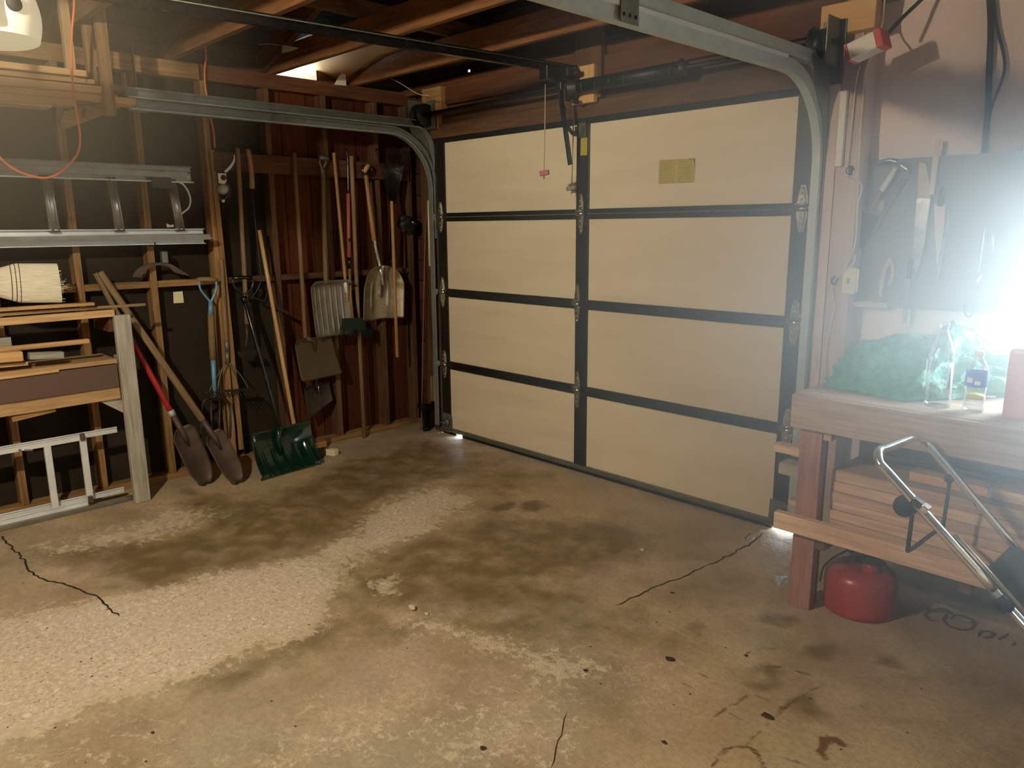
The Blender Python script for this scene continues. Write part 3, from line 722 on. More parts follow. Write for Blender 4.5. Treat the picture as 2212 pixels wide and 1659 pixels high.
# operator bracket and notices on the door
p = HY(1262, 280, 0)
s = MB(); s.box(p.x - .025, p.x + .025, -.018, -.011, 2.03, 2.13); s.lathe([(0, -.02), (.012, -.02), (.012, 0)], (p.x, -.016, 2.075), (0, 1, 0), 10); s.box(p.x - .02, p.x - .014, -.06, -.015, 2.04, 2.09); s.box(p.x + .014, p.x + .02, -.06, -.015, 2.04, 2.09)
s.build('operator_bracket', M['galvdull'], parent=door)
def notice(mat, corners, y, label, curl=None):
    P = [HY(u, v, y) for u, v in corners]
    s = MB(); q = [p + Vector((0, -.001, 0)) for p in P]
    s.add(P + q, [(0, 1, 2, 3), (7, 6, 5, 4), (0, 4, 5, 1), (1, 5, 6, 2), (2, 6, 7, 3), (3, 7, 4, 0)], [[(0, 0), (1, 0), (1, 1), (0, 1)], [(0, 1), (1, 1), (1, 0), (0, 0)]] + [[(0, 0)] * 4] * 4)
    if curl:
        c = P[2]; s.prism([c + Vector((-.035, -.001, 0)), c + Vector((0, -.012, -.004)), c + Vector((0, -.001, -.05))], (0, -.001, 0))
    s.build('warning_notice', mat, parent=door, label=label)
notice(M['notice'], [(1422, 397), (1500, 394), (1502, 341), (1424, 346)], -.0015, 'yellow two-column warning notice on the cream panel', True)
notice(M['sticker'], [(1254, 336), (1268, 335), (1269, 297), (1255, 299)], -.0135, 'narrow yellow sticker on the black centre stile')

# ------------------------------------------------------------------ tracks
def sweep(mb, path, prof, xs=1):
    "sweep an open profile (across, inward) along a path in a plane x = const; inward is left of the travel direction"
    n = len(prof); rows = []
    for i, p in enumerate(path):
        a = path[max(0, i - 1)]; b = path[min(len(path) - 1, i + 1)]; t = (b - a).normalized()
        nn = Vector((0, -t.z, t.y)) * 1
        rows.append([p + Vector((xs * q[0], 0, 0)) + nn * q[1] for q in prof])
    def fn(a, b):
        i = min(len(rows) - 1, int(round(a * (len(rows) - 1)))); j = min(n - 1, int(round(b * (n - 1)))); return rows[i][j]
    mb.sheet(fn, len(rows) - 1, n - 1, .0022)
    for k in range(len(mb.sm)): mb.sm[k] = False
CP = [(-.008, .008), (-.008, .0), (.03, .0), (.03, .05), (-.008, .05), (-.008, .042)]
def track_path(x, yv, z0, ztop, R, yback):
    "from the floor up the door side, round the bend and back along the room"
    c = Vector((x, yv - R, ztop - R))
    P = [Vector((x, yv, z)) for z in np.linspace(z0, ztop - R, 8)][:-1]
    P += arc(c, R, 0, math.pi / 2, 14, (0, 1, 0), (0, 0, 1))
    P += [Vector((x, y, ztop)) for y in np.linspace(yv - R, yback, 10)][1:]
    return P
def make_track(x, sg, label, yback, join, gm='galv'):
    t = thing('door_track', label, 'garage door track', (x, 0, 0), 'garage door tracks')
    s = MB(); sweep(s, track_path(x, .006, .06, 2.197, .40, yback), CP, sg); s.build('lower_channel', M[gm], parent=t)
    s = MB(); sweep(s, track_path(x, .03, 1.45, 2.256, .19, yback), CP, sg); s.build('upper_channel', M[gm], parent=t)
    s = MB(); s.box(x + sg * .032, x + sg * .04, yback, -.42, 2.19, 2.204); s.build('bright_seam', M['alubright'], parent=t)
    s = MB(); s.beam((x + sg * .034, .012, .1), (x + sg * .034, .012, 2.1), .004, .05, up=(0, 1, 0)); s.beam((x + sg * .06, .02, .1), (x + sg * .06, .02, 2.1), .05, .004, up=(0, 1, 0))
    s.build('wall_angle', M['galvdull'], parent=t)
    s = MB(); s.prism([(x + sg * .034, -.02, 1.85), (x + sg * .034, -.02, 2.24), (x + sg * .034, -.2, 2.24), (x + sg * .034, -.16, 2.12), (x + sg * .034, -.05, 1.98)], (sg * .004, 0, 0)); s.build('flag_bracket', M['galvdull'], parent=t)
    for y in join:
        s = MB(); s.box(x + sg * .042, x + sg * .046, y - .045, y + .045, 2.142, 2.262)
        for a in (-.03, 0, .03):
            for b in (2.165, 2.235): s.cur = 1; s.lathe([(0, 0), (.006, 0), (.006, .002), (0, .002)], (x + sg * .046, y + a, b), (sg, 0, 0), 8); s.cur = 0
        s.build('splice_plate', [M['galvdull'], M['blackrub']], parent=t)
        s = MB(); s.beam((x + sg * .05, y, 2.15), (x + sg * .05, y, 2.49), .03, .004, up=(0, 1, 0)) if y < -1.8 else None
        if s.v: s.build('hanger_strap', M['galvdull'], parent=t)
    return t
make_track(2.672, 1, 'galvanised double door track curving over the right jamb and back across the ceiling', -3.2, (-1.48, -3.1))
make_track(-.112, -1, 'galvanised double door track in front of the left tool wall', -2.03, (-1.97,), 'galvmid')

# ------------------------------------------------------------------ torsion spring and drums
SZ, SY = 2.285, -.14
sp = thing('torsion_spring', 'black torsion spring and shaft mounted on the header over the door', 'garage door spring', (1.3, SY, 2.2))
x0, x1 = 1.345, 2.0
s = MB()
pts = []; turns = 34
s.tube([(x0, SY, SZ), (x1, SY, SZ)], .036, 18)
coil = s.build('spring_coil', M['spring'], parent=sp)
for k in range(7):
    xk = x0 + .05 + k * (x1 - x0 - .08) / 6
    s = MB(); s.tube(arc((xk, SY, SZ), .0365, math.pi * .9, math.pi * 1.75, 10, (0.0, 1, 0), (.25, 0, 1)), .0013, 5); s.build('coil_line', M['galvdull'], parent=coil)
s = MB(); s.tube([(-.13, SY, SZ), (2.8, SY, SZ)], .0125, 10); s.build('shaft', M['spring'], parent=sp)
s = MB(); s.lathe([(.0, 0), (.05, 0), (.055, .012), (.04, .03), (.036, .06), (0, .06)], (x0 - .05, SY, SZ), (1, 0, 0), 16); s.box(x0 - .05, x0 - .044, SY - .06, SY + .05, SZ - .075, SZ + .06); s.lathe([(0, 0), (.014, 0), (.014, .05), (0, .05)], (x0 - .02, SY - .03, SZ - .075), (0, 1, 0), 8)
s.build('anchor_bracket', M['darksteel'], parent=sp, bevel=.002)
s = MB(); s.lathe([(.0, 0), (.04, 0), (.04, .03), (.025, .05), (0, .05)], (x1, SY, SZ), (1, 0, 0), 16)
for a in range(4): s.lathe([(0, 0), (.006, 0), (.006, .03), (0, .03)], (x1 + .02, SY + .04 * math.cos(a * 1.57), SZ + .04 * math.sin(a * 1.57)), (0, -1, 0), 8)
s.build('winding_cone', M['darksteel'], parent=sp)
for xd, sg in ((2.705, 1), (-.1, -1)):
    s = MB(); s.lathe([(0, -.04), (.075, -.04), (.078, -.03), (.062, -.02), (.066, .03), (.078, .035), (.075, .045), (.03, .05), (0, .05)], (xd, SY + .03, SZ), (sg, 0, 0), 26); s.build('cable_drum', M['spring'], parent=sp)
    s = MB(); s.box(xd + sg * .05, xd + sg * .056, SY - .05, -.06, SZ - .09, SZ + .1); s.box(xd - .02, xd + .08, -.068, -.06, SZ - .09, SZ + .1); s.build('bearing_plate', M['galvdull'], parent=sp)

# ------------------------------------------------------------------ opener
ox = 1.27
ra = HX(1210, 155, ox); rb = HX(235, 2, ox)
dr = (rb - ra).normalized()
UX = ra + dr * 2.55
op = thing('garage_door_opener', 'garage door opener with white light lens at the end of its long dark rail', 'garage door opener', (ox, -2.9, 2.1))
s = MB(); s.beam(ra - dr * .18, ra + dr * 2.8, .03, .008); s.beam(ra - dr * .18 + Vector((0, 0, .02)), ra + dr * 2.8 + Vector((0, 0, .02)), .006, .04); s.beam(ra - dr * .18 + Vector((0, 0, .04)), ra + dr * 2.8 + Vector((0, 0, .04)), .03, .006)
s.build('rail', M['blackgloss'], parent=op)
s = MB(); s.tube([ra + Vector((-.03, 0, .03)), rb + dr * .3 + Vector((-.03, 0, .03))], .0022, 6); s.tube([ra + Vector((.03, 0, .03)), rb + dr * .3 + Vector((.03, 0, .03))], .0022, 6); s.build('pull_cable', M['aludull'], parent=op)
s = MB(); s.box(ox - .03, ox + .035, ra.y - .14, ra.y + .08, ra.z - .06, ra.z + .02); s.box(ox - .02, ox + .025, ra.y - .02, ra.y + .06, ra.z - .1, ra.z - .05); s.build('trolley', M['blackgloss'], parent=op, bevel=.008)
s = MB(); s.box(ox - .035, ox + .035, -.12, -.05, 2.31, 2.4); s.box(ox - .012, ox + .05, -.2, -.1, 2.34, 2.385); s.lathe([(0, 0), (.015, 0), (.015, .05), (0, .05)], (ox + .03, -.14, 2.36), (1, 0, 0), 8); s.build('header_bracket', M['darksteel'], parent=op, bevel=.003)
a1 = HX(1206, 168, ox); a2 = HX(1232, 356, ox)
s = MB(); s.beam(a1, a2, .012, .032, up=(0, 1, 0)); s.lathe([(0, 0), (.014, 0), (.014, .012), (0, .012)], a1.lerp(a2, .35) + Vector((.006, 0, 0)), (1, 0, 0), 8); s.lathe([(0, 0), (.014, 0), (.014, .012), (0, .012)], a1.lerp(a2, .55) + Vector((.006, 0, 0)), (1, 0, 0), 8)
s.build('straight_arm', M['blackgloss'], parent=op, bevel=.003)
c0 = a1.lerp(a2, .5); c1 = HX(1238, 288, ox); c2 = Vector((ox - .002, -.045, 2.06))
s = MB()
cp = smooth_path([c0, c0.lerp(a2, .12) + Vector((0, .0, -.0)), HX(1226, 275, ox), c1, HX(1250, 288, ox), Vector((p.x, -.05, 2.07))], 5)
s.tube(cp, .014, 8, flat=.5); s.build('curved_arm', M['blackgloss'], parent=op)
k0 = HX(1178, 182, ox); k1 = HX(1175, 377, ox)
s = MB(); s.tube([k0, k0.lerp(k1, .5) + Vector((0, .002, 0)), k1], .0028, 6); rc_ = s.build('release_cord', M['rope'], parent=op)
s = MB(); s.beam(k1 + Vector((-.02, -.012, .004)), k1 + Vector((.025, .014, .012)), .022, .026); s.tube([k1, k1 + Vector((0, 0, -.025))], .004, 6); s.build('release_handle', M['redknob'], parent=rc_, bevel=.005, label='red handle')
ul = thing('pull_cord', 'thin cord with a grey handle hanging in front of the door by the centre stile', 'cord', HY(1234, 410, -.06))
k0 = HY(1240, 262, -.06); k1 = HY(1234, 408, -.06)
s = MB(); s.tube([k0 + Vector((0, 0, .06)), k0, k1], .0025, 6); uc_ = s.build('cord', M['rope'], parent=ul)
s = MB(); s.beam(k1 + Vector((-.032, 0, .0)), k1 + Vector((.032, 0, .008)), .02, .022); s.tube([k1, k1 + Vector((.0, 0, -.03))], .004, 6); s.build('grip', M['greyknob'], parent=uc_, bevel=.006)
# motor head and lens (front corner shows at the edge of the photo)
lc = HX(45, 60, 1.2)
mz = 2.33
s = MB(); s.box(1.08, 1.46, -3.3, -2.9, 2.14, 2.3); s.build('motor_housing', M['black'], parent=op, bevel=.02)
s = MB()
def lens(a, b):
    th = a * math.pi          # wraps from the left side over the front to the right side
    z = 2.128 + .2 * b
    k = 1 - .14 * (1 - b) ** 3 - .34 * b * b
    return (1.26 - .185 * math.cos(th) * k, -2.9 + (.165 * math.sin(th) ** .7 if 0 < a < 1 else 0) * k, z)
s.sheet(lens, 24, 10, 0)
o = len(s.v); 
s.prism([lens(i / 24, 0) for i in range(25)], (0, 0, -.004))
lens_ = s.build('light_lens', emit('lens', (255, 236, 190), .22, (176, 170, 152)), parent=op)
c_ = HX(27, 9, 1.42); s = MB(); s.lathe([(0, 0), (.022, 0), (.022, .012), (0, .012)], (1.425, c_.y, c_.z), (1, .35, 0), 14); s.build('lens_slot', M['blackrub'], parent=lens_)
for q in (1.42, 1.12):
    s = MB(); s.tube([(q, -3.1, 2.28), (q, -3.1, 2.64)], .012, 6); s.build('hanger', M['galvdull'], parent=op)
# ------------------------------------------------------------------ helpers for tools
XW = -.415     # plane in which tools hang on the left wall
def handle(t, mat, p0, p1, r=.014, name='handle', r2=None, n=10):
    p0, p1 = Vector(p0), Vector(p1); r2 = r2 or r
    d = (p1 - p0).normalized()
    s = MB(); s.tube([p0, p0 + d * .004, p0.lerp(p1, .3), p0.lerp(p1, .7), p1 - d * .004, p1], [r * .8, r, (r * .7 + r2 * .3), (r * .3 + r2 * .7), r2, r2 * .85], n)
    return s.build(name, mat, parent=t)
def dgrip(t, mat, top, down, side, w=.1, h=.11, r=.009, bar=None, name='grip'):
    "D handle: two arms from the shaft to a cross bar; TOP is the middle of the bar"
    top, down, side = Vector(top), Vector(down).normalized(), Vector(side).normalized()
    base = top + down * h
    s = MB()
    pts = [base + down * .02, base, base + side * w * .32 - down * h * .4, base + side * w * .5 - down * h * .7, top + side * w * .5]
    s.tube(smooth_path(pts, 4), r, 8)
    pts = [base + down * .02, base, base - side * w * .32 - down * h * .4, base - side * w * .5 - down * h * .7, top - side * w * .5]
    s.tube(smooth_path(pts, 4), r, 8)
    g = s.build(name, mat, parent=t)
    s = MB(); s.tube([top - side * w * .56, top - side * w * .3, top, top + side * w * .3, top + side * w * .56], [r * 1.1, r * 1.5, r * 1.6, r * 1.5, r * 1.1], 10); s.build('cross_bar', bar or mat, parent=g)
    return g
def blade(t, mat, top, tip, side, nrm, wfun, cup=.03, curl=0., thick=.003, nu=18, nv=14, name='blade', ribs=0, ribh=.006, tipf=None):
    top, tip, side, nrm = Vector(top), Vector(tip), Vector(side).normalized(), Vector(nrm).normalized()
    def fn(a, b):
        w = wfun(a) * .5; q = 2 * b - 1
        p = top.lerp(tip, a) + side * (w * q) + nrm * (cup * (q * q - .0) * (1 - .3 * a) + curl * a * a)
        if tipf: p += (tip - top) * tipf(q) * a ** 3
        if ribs: p += nrm * ribh * max(0, math.cos(math.pi * 2 * ribs * b)) ** 6 * (1 if .06 < a < .94 else 0)
        return p
    s = MB(); s.sheet(fn, nu, nv, thick); return s.build(name, mat, parent=t)
UPZ = Vector((0, 0, 1)); SY_ = Vector((0, 1, 0)); NX_ = Vector((1, 0, 0))
def peg(x, y, z, parent):
    s = MB(); s.tube([(x - .03, y, z), (x + .03, y, z + .006)], .003, 6); return s.build('nail', M['darksteel'], parent=parent)

# ------------------------------------------------------------------ extension ladder on the wall
L = thing('extension_ladder', 'aluminium extension ladder hung sideways across the black studs', 'ladder', (-.35, -2.2, 1.5))
def rail(z, ye, y0, x=-.36, h=.085):
    s = MB(); s.box(x - .015, x - .011, y0, ye, z - h / 2, z + h / 2)
    for dz in (-h / 2, h / 2): s.box(x - .015, x + .016, y0, ye, z + dz - .002, z + dz + .002)
    s.tube([(x - .008, y0, z + .012), (x - .008, ye, z + .012)], .004, 6)
    return s
zt, zb = HX(410, 378, -.36).z, HX(440, 510, -.36).z
yt, yb = HX(413, 375, -.36).y, HX(441, 510, -.36).y
rail(zt, yt, -3.9).build('side_rail', M['aludull'], parent=L, label='upper rail')
rail(zb, yb, -3.9).build('side_rail', M['alubright'], parent=L, label='lower rail')
s = MB(); s.box(-.345, -.315, -3.9, yb + .02, zb - .02, zb + .01); s.box(-.345, -.31, -3.9, yb + .03, zb - .012, zb - .008); s.build('guide_rail', M['aludull'], parent=L)
s = MB(); s.box(-.345, -.32, -3.9, yt - .04, zt - .02, zt + .012); s.build('guide_rail', M['aludull'], parent=L)
s = MB(); s.box(-.362, -.338, -3.9, yt + .002, zt - .047, zt - .04); s.box(-.35, -.345, -3.9, yt - .02, zt - .018, zt - .013); s.build('bright_lip', M['alubright'], parent=L)
for (u, v), (u2, v2) in (((98, 372), (112, 490)), ((237, 372), (254, 492)), ((368, 378), (385, 492))):
    a, b = HX(u, v, -.36), HX(u2, v2, -.36)
    s = MB(); s.tube([(a.x, a.y, zt - .03), (b.x, b.y + .012, zb + .03)], .027, 14, flat=.6); s.tube([(a.x + .017, a.y - .012, zt - .03), (b.x + .017, b.y + .0, zb + .03)], .006, 8); s.tube([(a.x + .016, a.y + .016, zt - .03), (b.x + .016, b.y + .028, zb + .03)], .005, 8)
    s.build('rung', M['alu'], parent=L)
for y in (-3.0, -3.3):
    s = MB(); s.tube([(-.36, y, zt - .03), (-.36, y, zb + .03)], .021, 12, flat=.6); s.build('rung', M['aludull'], parent=L)
c = HX(348, 385, -.33)
s = MB(); s.prism([c + Vector((0, -.055, -.05)), c + Vector((0, -.05, .01)), c + Vector((0, -.02, .04)), c + Vector((0, .02, .045)), c + Vector((0, .055, .0)), c + Vector((0, .05, -.06))], (.006, 0, 0)); s.build('rung_lock', M['darksteel'], parent=L)
s = MB(); s.tube(smooth_path([HX(u, v, -.35) for u, v in ((374, 391), (392, 396), (404, 410), (411, 430), (408, 448), (398, 457), (389, 464))], 4), .006, 8); s.build('stabiliser_hoop', M['alubright'], parent=L)
c = HX(368, 488, -.34); s = MB(); s.prism([c + Vector((0, -.02, -.008)), c + Vector((0, .02, -.006)), c + Vector((0, .018, .008)), c + Vector((0, -.0, .004)), c + Vector((0, -.022, .014))], (.002, 0, 0)); s.build('torn_sticker', M['whitepaper'], parent=L)
for y in (-1.9, -2.9):
    s = MB(); s.tube([(-.45, y, zb - .045), (-.32, y, zb - .05), (-.315, y, zb - .03)], .005, 6); s.build('hanger_hook', M['darksteel'], parent=L)

# ------------------------------------------------------------------ small ladder on the floor
L = thing('small_ladder', 'small pale aluminium ladder lying on its edge on the floor against the studs', 'ladder', (-.3, -2.6, 0))
def rl(z0, ya, yb_, x, mat, lab=None):
    s = MB(); s.box(x - .012, x + .012, ya, yb_, z0 - .004, z0); s.box(x + .008, x + .012, ya, yb_, z0 - .028, z0 + .006); s.box(x - .012, x - .008, ya, yb_, z0 - .028, z0 + .0)
    s.build('side_rail', mat, parent=L, bevel=.001, label=lab)
rl(.425, -3.9, HX(253, 930, -.3).y, -.31, M['alubright'])
rl(.425, -3.9, HX(173, 946, -.265).y, -.27, M['alubright'])
rl(.065, -3.9, HX(268, 1056, -.3).y, -.31, M['alubright'])
rl(.05, -3.9, HX(190, 1085, -.265).y, -.27, M['alubright'])
s = MB(); s.box(-.262, -.23, -3.9, HX(292, 1066, -.25).y, .001, .024); s.build('foot_rail', M['aludull'], parent=L, bevel=.002)
for u in (112, 190):
    y = HX(u, 1020, -.27).y
    s = MB(); s.beam((-.27, y - .006, .055), (-.27, y - .006, .41), .034, .022, up=(1, 0, 0)); s.build('rung', M['alubright'], parent=L, bevel=.004)
for y in (-2.95, -3.3):
    s = MB(); s.beam((-.27, y, .055), (-.27, y, .41), .034, .022, up=(1, 0, 0)); s.build('rung', M['alubright'], parent=L, bevel=.004)
for p_ in (HX(178, 944, -.255), HX(196, 1079, -.25)):
    s = MB(); s.box(p_.x - .012, p_.x + .01, p_.y - .012, p_.y + .012, p_.z - .02, p_.z + .02); s.build('rail_cap', M['rust'], parent=L, bevel=.004)
s = MB(); s.tube([HX(40, 972, -.25), HX(70, 973, -.25)], .005, 6); s.build('spreader', M['zinc'], parent=L)

# ------------------------------------------------------------------ lumber rack
R = thing('lumber_rack', 'weathered grey post and brackets of a lumber rack beside the stud wall', 'rack', (-.168, -2.16, 0))
s = MB(); s.beam((-.172, -2.165, 0), (-.172, -2.165, 1.075), .085, .04, up=(1, 0, 0)); s.build('post', M['gray'], parent=R, bevel=.006)
s = MB(); s.prism([HX(u, v, -.196) for u, v in ((258, 888), (284, 900), (292, 880), (286, 862), (262, 856), (217, 868))], (-.03, 0, 0)); s.beam((-.2, -2.16, .6), (-.45, -2.2, .62), .03, .06); s.build('gusset', M['gray'], parent=R, bevel=.003)
s = MB(); s.prism([HX(u, v, -.192) for u, v in ((236, 718), (253, 714), (251, 670), (234, 673))], (-.258, 0, 0)); s.build('cross_arm', M['redboard'], parent=R, bevel=.003)
s = MB(); s.beam((-.195, -2.13, .785), (-.45, -2.13, .785), .036, .07); s.build('cross_arm', M['gray'], parent=R, bevel=.003)
s = MB(); s.beam((-.2, -3.9, .632), (-.2, -2.212, .648), .04, .07); s.build('beam', M['board'], parent=R, bevel=.003)
s = MB(); s.beam((-.21, -2.73, .585), (-.21, -2.53, .602), .03, .03, taper=.8); s.build('cleat', M['stud'], parent=R, bevel=.004)
s = MB(); s.box(-.44, -.16, -3.9, -2.215, .815, .838); s.build('shelf', M['board'], parent=R, bevel=.002)
def plank(name, mat, label, p0, p1, w, h, taper=1., bev=.003, group=None):
    s = MB(); s.beam(p0, p1, w, h, taper=taper); return s.build(name, mat, bevel=bev, label=label, cat='board', group=group)
plank('board', M['board'], 'pale two-by-four lying along the top of the grey lumber rack', (-.185, -3.8, 1.083), (-.185, -2.2, 1.088), .05, .038)
plank('stick', M['handleold'], 'long tapered stick on the rack poking out past the grey post', (-.20, -3.8, 1.124), (-.17, -2.035, 1.1215), .034, .026, .55)
plank('board', M['board'], 'short thin strip right under the straw broom on the rack', (-.2, -3.6, 1.149), (-.16, -2.3, 1.146), .06, .016)
plank('board', M['brownpanel'], 'dark brown panel standing on edge below the rack shelf', (-.178, -3.8, .735), (-.178, -2.215, .745), .018, .13)
plank('board', M['pine'], 'thin pale strip leaning between the shelf and the brown panel', (-.163, -3.8, .795), (-.163, -2.5, .812), .012, .014)
plank('stick', M['board'], 'round-edged stick lying above the rack shelf', (-.22, -3.8, .945), (-.16, -2.34, .951), .03, .026, 1., .008)
plank('wood_block', M['gray'], 'small grey-topped wood block alone on the rack shelf', HX(62, 769, -.17), HX(136, 766, -.17), .05, .034)
plank('wood_block', M['pine'], 'big pale wood block at the photo edge on the rack shelf', HX(-90, 778, -.15), HX(47, 768, -.15), .075, .05, 1., .006)
plank('board', M['board'], 'flat board under the big pale block on the rack shelf', HX(-90, 796, -.2), HX(56, 783, -.2), .1, .018)
plank('wood_block', M['gray'], 'grey offcut stacked behind the round-edged stick on the shelf', HX(-90, 752, -.33), HX(22, 742, -.33), .08, .075)

# straw broom lying on the rack
B = thing('straw_broom', 'straw broom head lying on its side on top of the lumber rack', 'broom', HX(60, 656, -.2))
b0, b1 = HX(-70, 612, -.19), HX(128, 610, -.19)
def bw(a): return (.06 + .13 * min(1, a * 1.9) + .012 * a)
def bf(a, b):
    q = b * 2 * math.pi; w = bw(a) * .5
    return b0.lerp(b1, a) + UPZ * (w * math.sin(q)) + NX_ * (.035 * (1 - .35 * a) * math.cos(q)) - UPZ * .004 * a
zl = HX(60, 656, -.19).z
s = MB(); s.sheet(bf, 24, 28, 0)
for k in range(70):
    q = rnd.uniform(0, 6.28); w = bw(1) * .5 * rnd.uniform(.2, 1); e = b1 + UPZ * (w * math.sin(q)) + NX_ * (.022 * math.cos(q))
    s.tube([e - (b1 - b0).normalized() * .03, e + Vector((rnd.uniform(-.004, .006), rnd.uniform(.0, .018), rnd.uniform(-.006, .006)))], [.0016, .0008], 4, False)
for k in range(9):
    e = b1 + UPZ * rnd.uniform(-.05, .0); s.tube([e - SY_ * .02, e + SY_ * .015 + UPZ * .003, e + Vector((0, rnd.uniform(.03, .06), rnd.uniform(-.02, .03)))], [.0013, .001, .0006], 4, False)
st_ = s.build('straw', M['straw'], parent=B)
for k, a in enumerate((.45, .5, .545)):
    s = MB(); s.tube([bf(a + .012 * math.sin(i / 28 * 6.28), i / 28) * 1 + NX_ * .0015 for i in range(29)], .0018, 5, False); s.build('stitching', M['darksteel'], parent=st_)
handle(B, M['blue'], b0 - (b1 - b0).normalized() * .9, b0 + (b1 - b0) * .03, .013)

# ------------------------------------------------------------------ overhead lumber and its hanger
H_ = thing('overhead_lumber_hanger', 'wooden drop hanger under the joists carrying long boards over the track', 'hanger', (0, -2.2, 2.05))
for (u, v), (u2, v2), x in (((192, 5), (196, 240), .03), ((219, 20), (232, 250), .11)):
    a, b = HX(u, v, x), HX(u2, v2, x)
    s = MB(); s.beam((x, (a.y + b.y) / 2, b.z), (x, (a.y + b.y) / 2, 2.62), .05 if x > .05 else .04, .04, up=(1, 0, 0)); s.build('upright', M['stud'], parent=H_, bevel=.003)
s = MB(); q0 = [HX(u, v, .06) for u, v in ((238, 251), (222, 248), (198, 258), (150, 276), (130, 276), (138, 240), (238, 222))]
s.prism(q0, (-.025, 0, 0)); s.build('gusset', M['stud'], parent=H_, bevel=.002)
s = MB(); yb2 = HX(230, 245, .1).y; s.box(-.36, .13, yb2 - .1, yb2 - .06, 2.065, 2.1); s.build('cross_bar', M['stud'], parent=H_, bevel=.002)
s = MB(); s.box(.02, .06, HX(155, 170, .04).y - .02, HX(155, 170, .04).y + .02, 2.2, 2.62); s.build('upright', M['board'], parent=H_, bevel=.003)
k = 0
LB = [('topmost overhead board, pale and widest, beside the light lens', .04, 2.262, .1, .03, -2.27), ('second overhead board from the top, a thin bright strip', .055, 2.226, .1, .022, -2.25), ('third overhead board from the top with its end at the hanger', .05, 2.192, .11, .036, -2.2),
      ('fourth overhead board, longest of the bundle, ending at the track', .02, 2.158, .12, .032, -2.06), ('lower overhead board of the bundle, darker than those above', .045, 2.125, .1, .034, -2.34), ('lowest overhead board of the bundle, shortest one', .03, 2.1, .11, .014, -2.44)]
for lab, x, z, w_, h_, ye in LB:
    plank('overhead_board', M['pine'], lab, (x, -4.2, z - .02), (x, ye, z), w_, h_)
plank('overhead_board', M['stud'], 'overhead board at the back of the bundle nearest the wall', (-.12, -4.2, 2.22), (-.12, -2.06, 2.24), .1, .035)
plank('overhead_board', M['stud'], 'thick overhead beam end low behind the wooden hanger', (-.1, -4.2, 2.16), (-.1, -2.1, 2.17), .12, .07)

# extension cord looping down, and cord at the third stud
C_ = thing('extension_cable', 'orange extension cord hanging in a loop in front of the ladder', 'cord', HX(100, 385, .25))
s = MB(); s.tube(smooth_path([Vector((.25, HX(160, 8, .25).y, 2.6))] + [HX(u, v, .25) for u, v in ((160, 8), (155, 70), (154, 130), (160, 210), (170, 270), (173, 300), (168, 330), (150, 354), (125, 375), (100, 384), (72, 381), (40, 370), (10, 350), (-40, 300))], 5), .0052, 8)
s.build('cord', M['orange'], parent=C_)
s = MB(); s.tube(smooth_path([HX(u, v, -.42) for u, v in ((443, 100), (445, 125), (442, 150), (443, 180))] + [HX(452, 240, -.44), HX(462, 290, -.44), HX(464, 320, -.44)], 5), .0055, 8)
s.build('extension_cable', M['orange'], label='short length of reddish cord tied down the stud above the tool rail', cat='cord')
for pts, lab in (([(228, 18), (250, 35), (285, 52), (320, 62), (362, 72), (395, 70), (415, 62)], 'thin white wire sagging under the roof boards near the hanger'), ([(232, 42), (270, 50), (330, 60), (380, 56), (420, 58)], 'second thin white wire crossing the sagging one under the roof'), ([(478, 86), (505, 95), (538, 103), (560, 97), (582, 95), (606, 98)], 'thin white wire ending at the paper scrap under the roof'), ([(846, 170), (870, 183), (903, 203), (925, 206)], 'thin wire running to the corner block of the door header')):
    s = MB(); P = [HY(u, v, -1.2 if u < 430 else (-1.1 if u < 620 else -.3)) for u, v in pts]; s.tube(smooth_path(P, 4), .0022, 5); s.build('wire', M['wirew'], label=lab, cat='wire')
P = [HY(u, v, -1.09) for u, v in ((609, 115), (610, 97), (645, 103), (630, 110))]
s = MB(); s.prism(P, (0, .002, 0)); s.build('paper_scrap', M['whitepaper'], label='white paper scrap caught on a joist under the roof', cat='paper')

# ------------------------------------------------------------------ small things on the black wall
P = [HX(u, v, -.535) for u, v in ((375, 655), (397, 654), (394, 629), (374, 631))]
s = MB(); s.prism(P, (.002, 0, 0)); s.build('paper_tag', M['paper'], label='cream paper tag pinned to the black sheathing', cat='paper')
K = thing('pickaxe_head', 'rusty curved pickaxe head hung on a stud below the long ladder', 'pickaxe', HX(345, 590, XW))
top = [HX(u, v, XW) for u, v in ((283, 598), (296, 580), (318, 570), (342, 567), (366, 570), (388, 583), (409, 596))]
bot = [HX(u, v, XW) for u, v in ((303, 600), (312, 586), (326, 577), (342, 573), (362, 577), (375, 588), (390, 593))]
s = MB(); tt, bb = smooth_path(top, 4), smooth_path(bot, 4)
s.prism(tt + bb[::-1], (.02, 0, 0)); s.build('curved_head', M['rust'], parent=K, bevel=.002)
a, b = HX(345, 543, XW), HX(360, 568, XW)
s = MB(); s.box(XW - .005, XW + .035, a.y, b.y, b.z, a.z); s.build('eye', M['galvdull'], parent=K, bevel=.004)

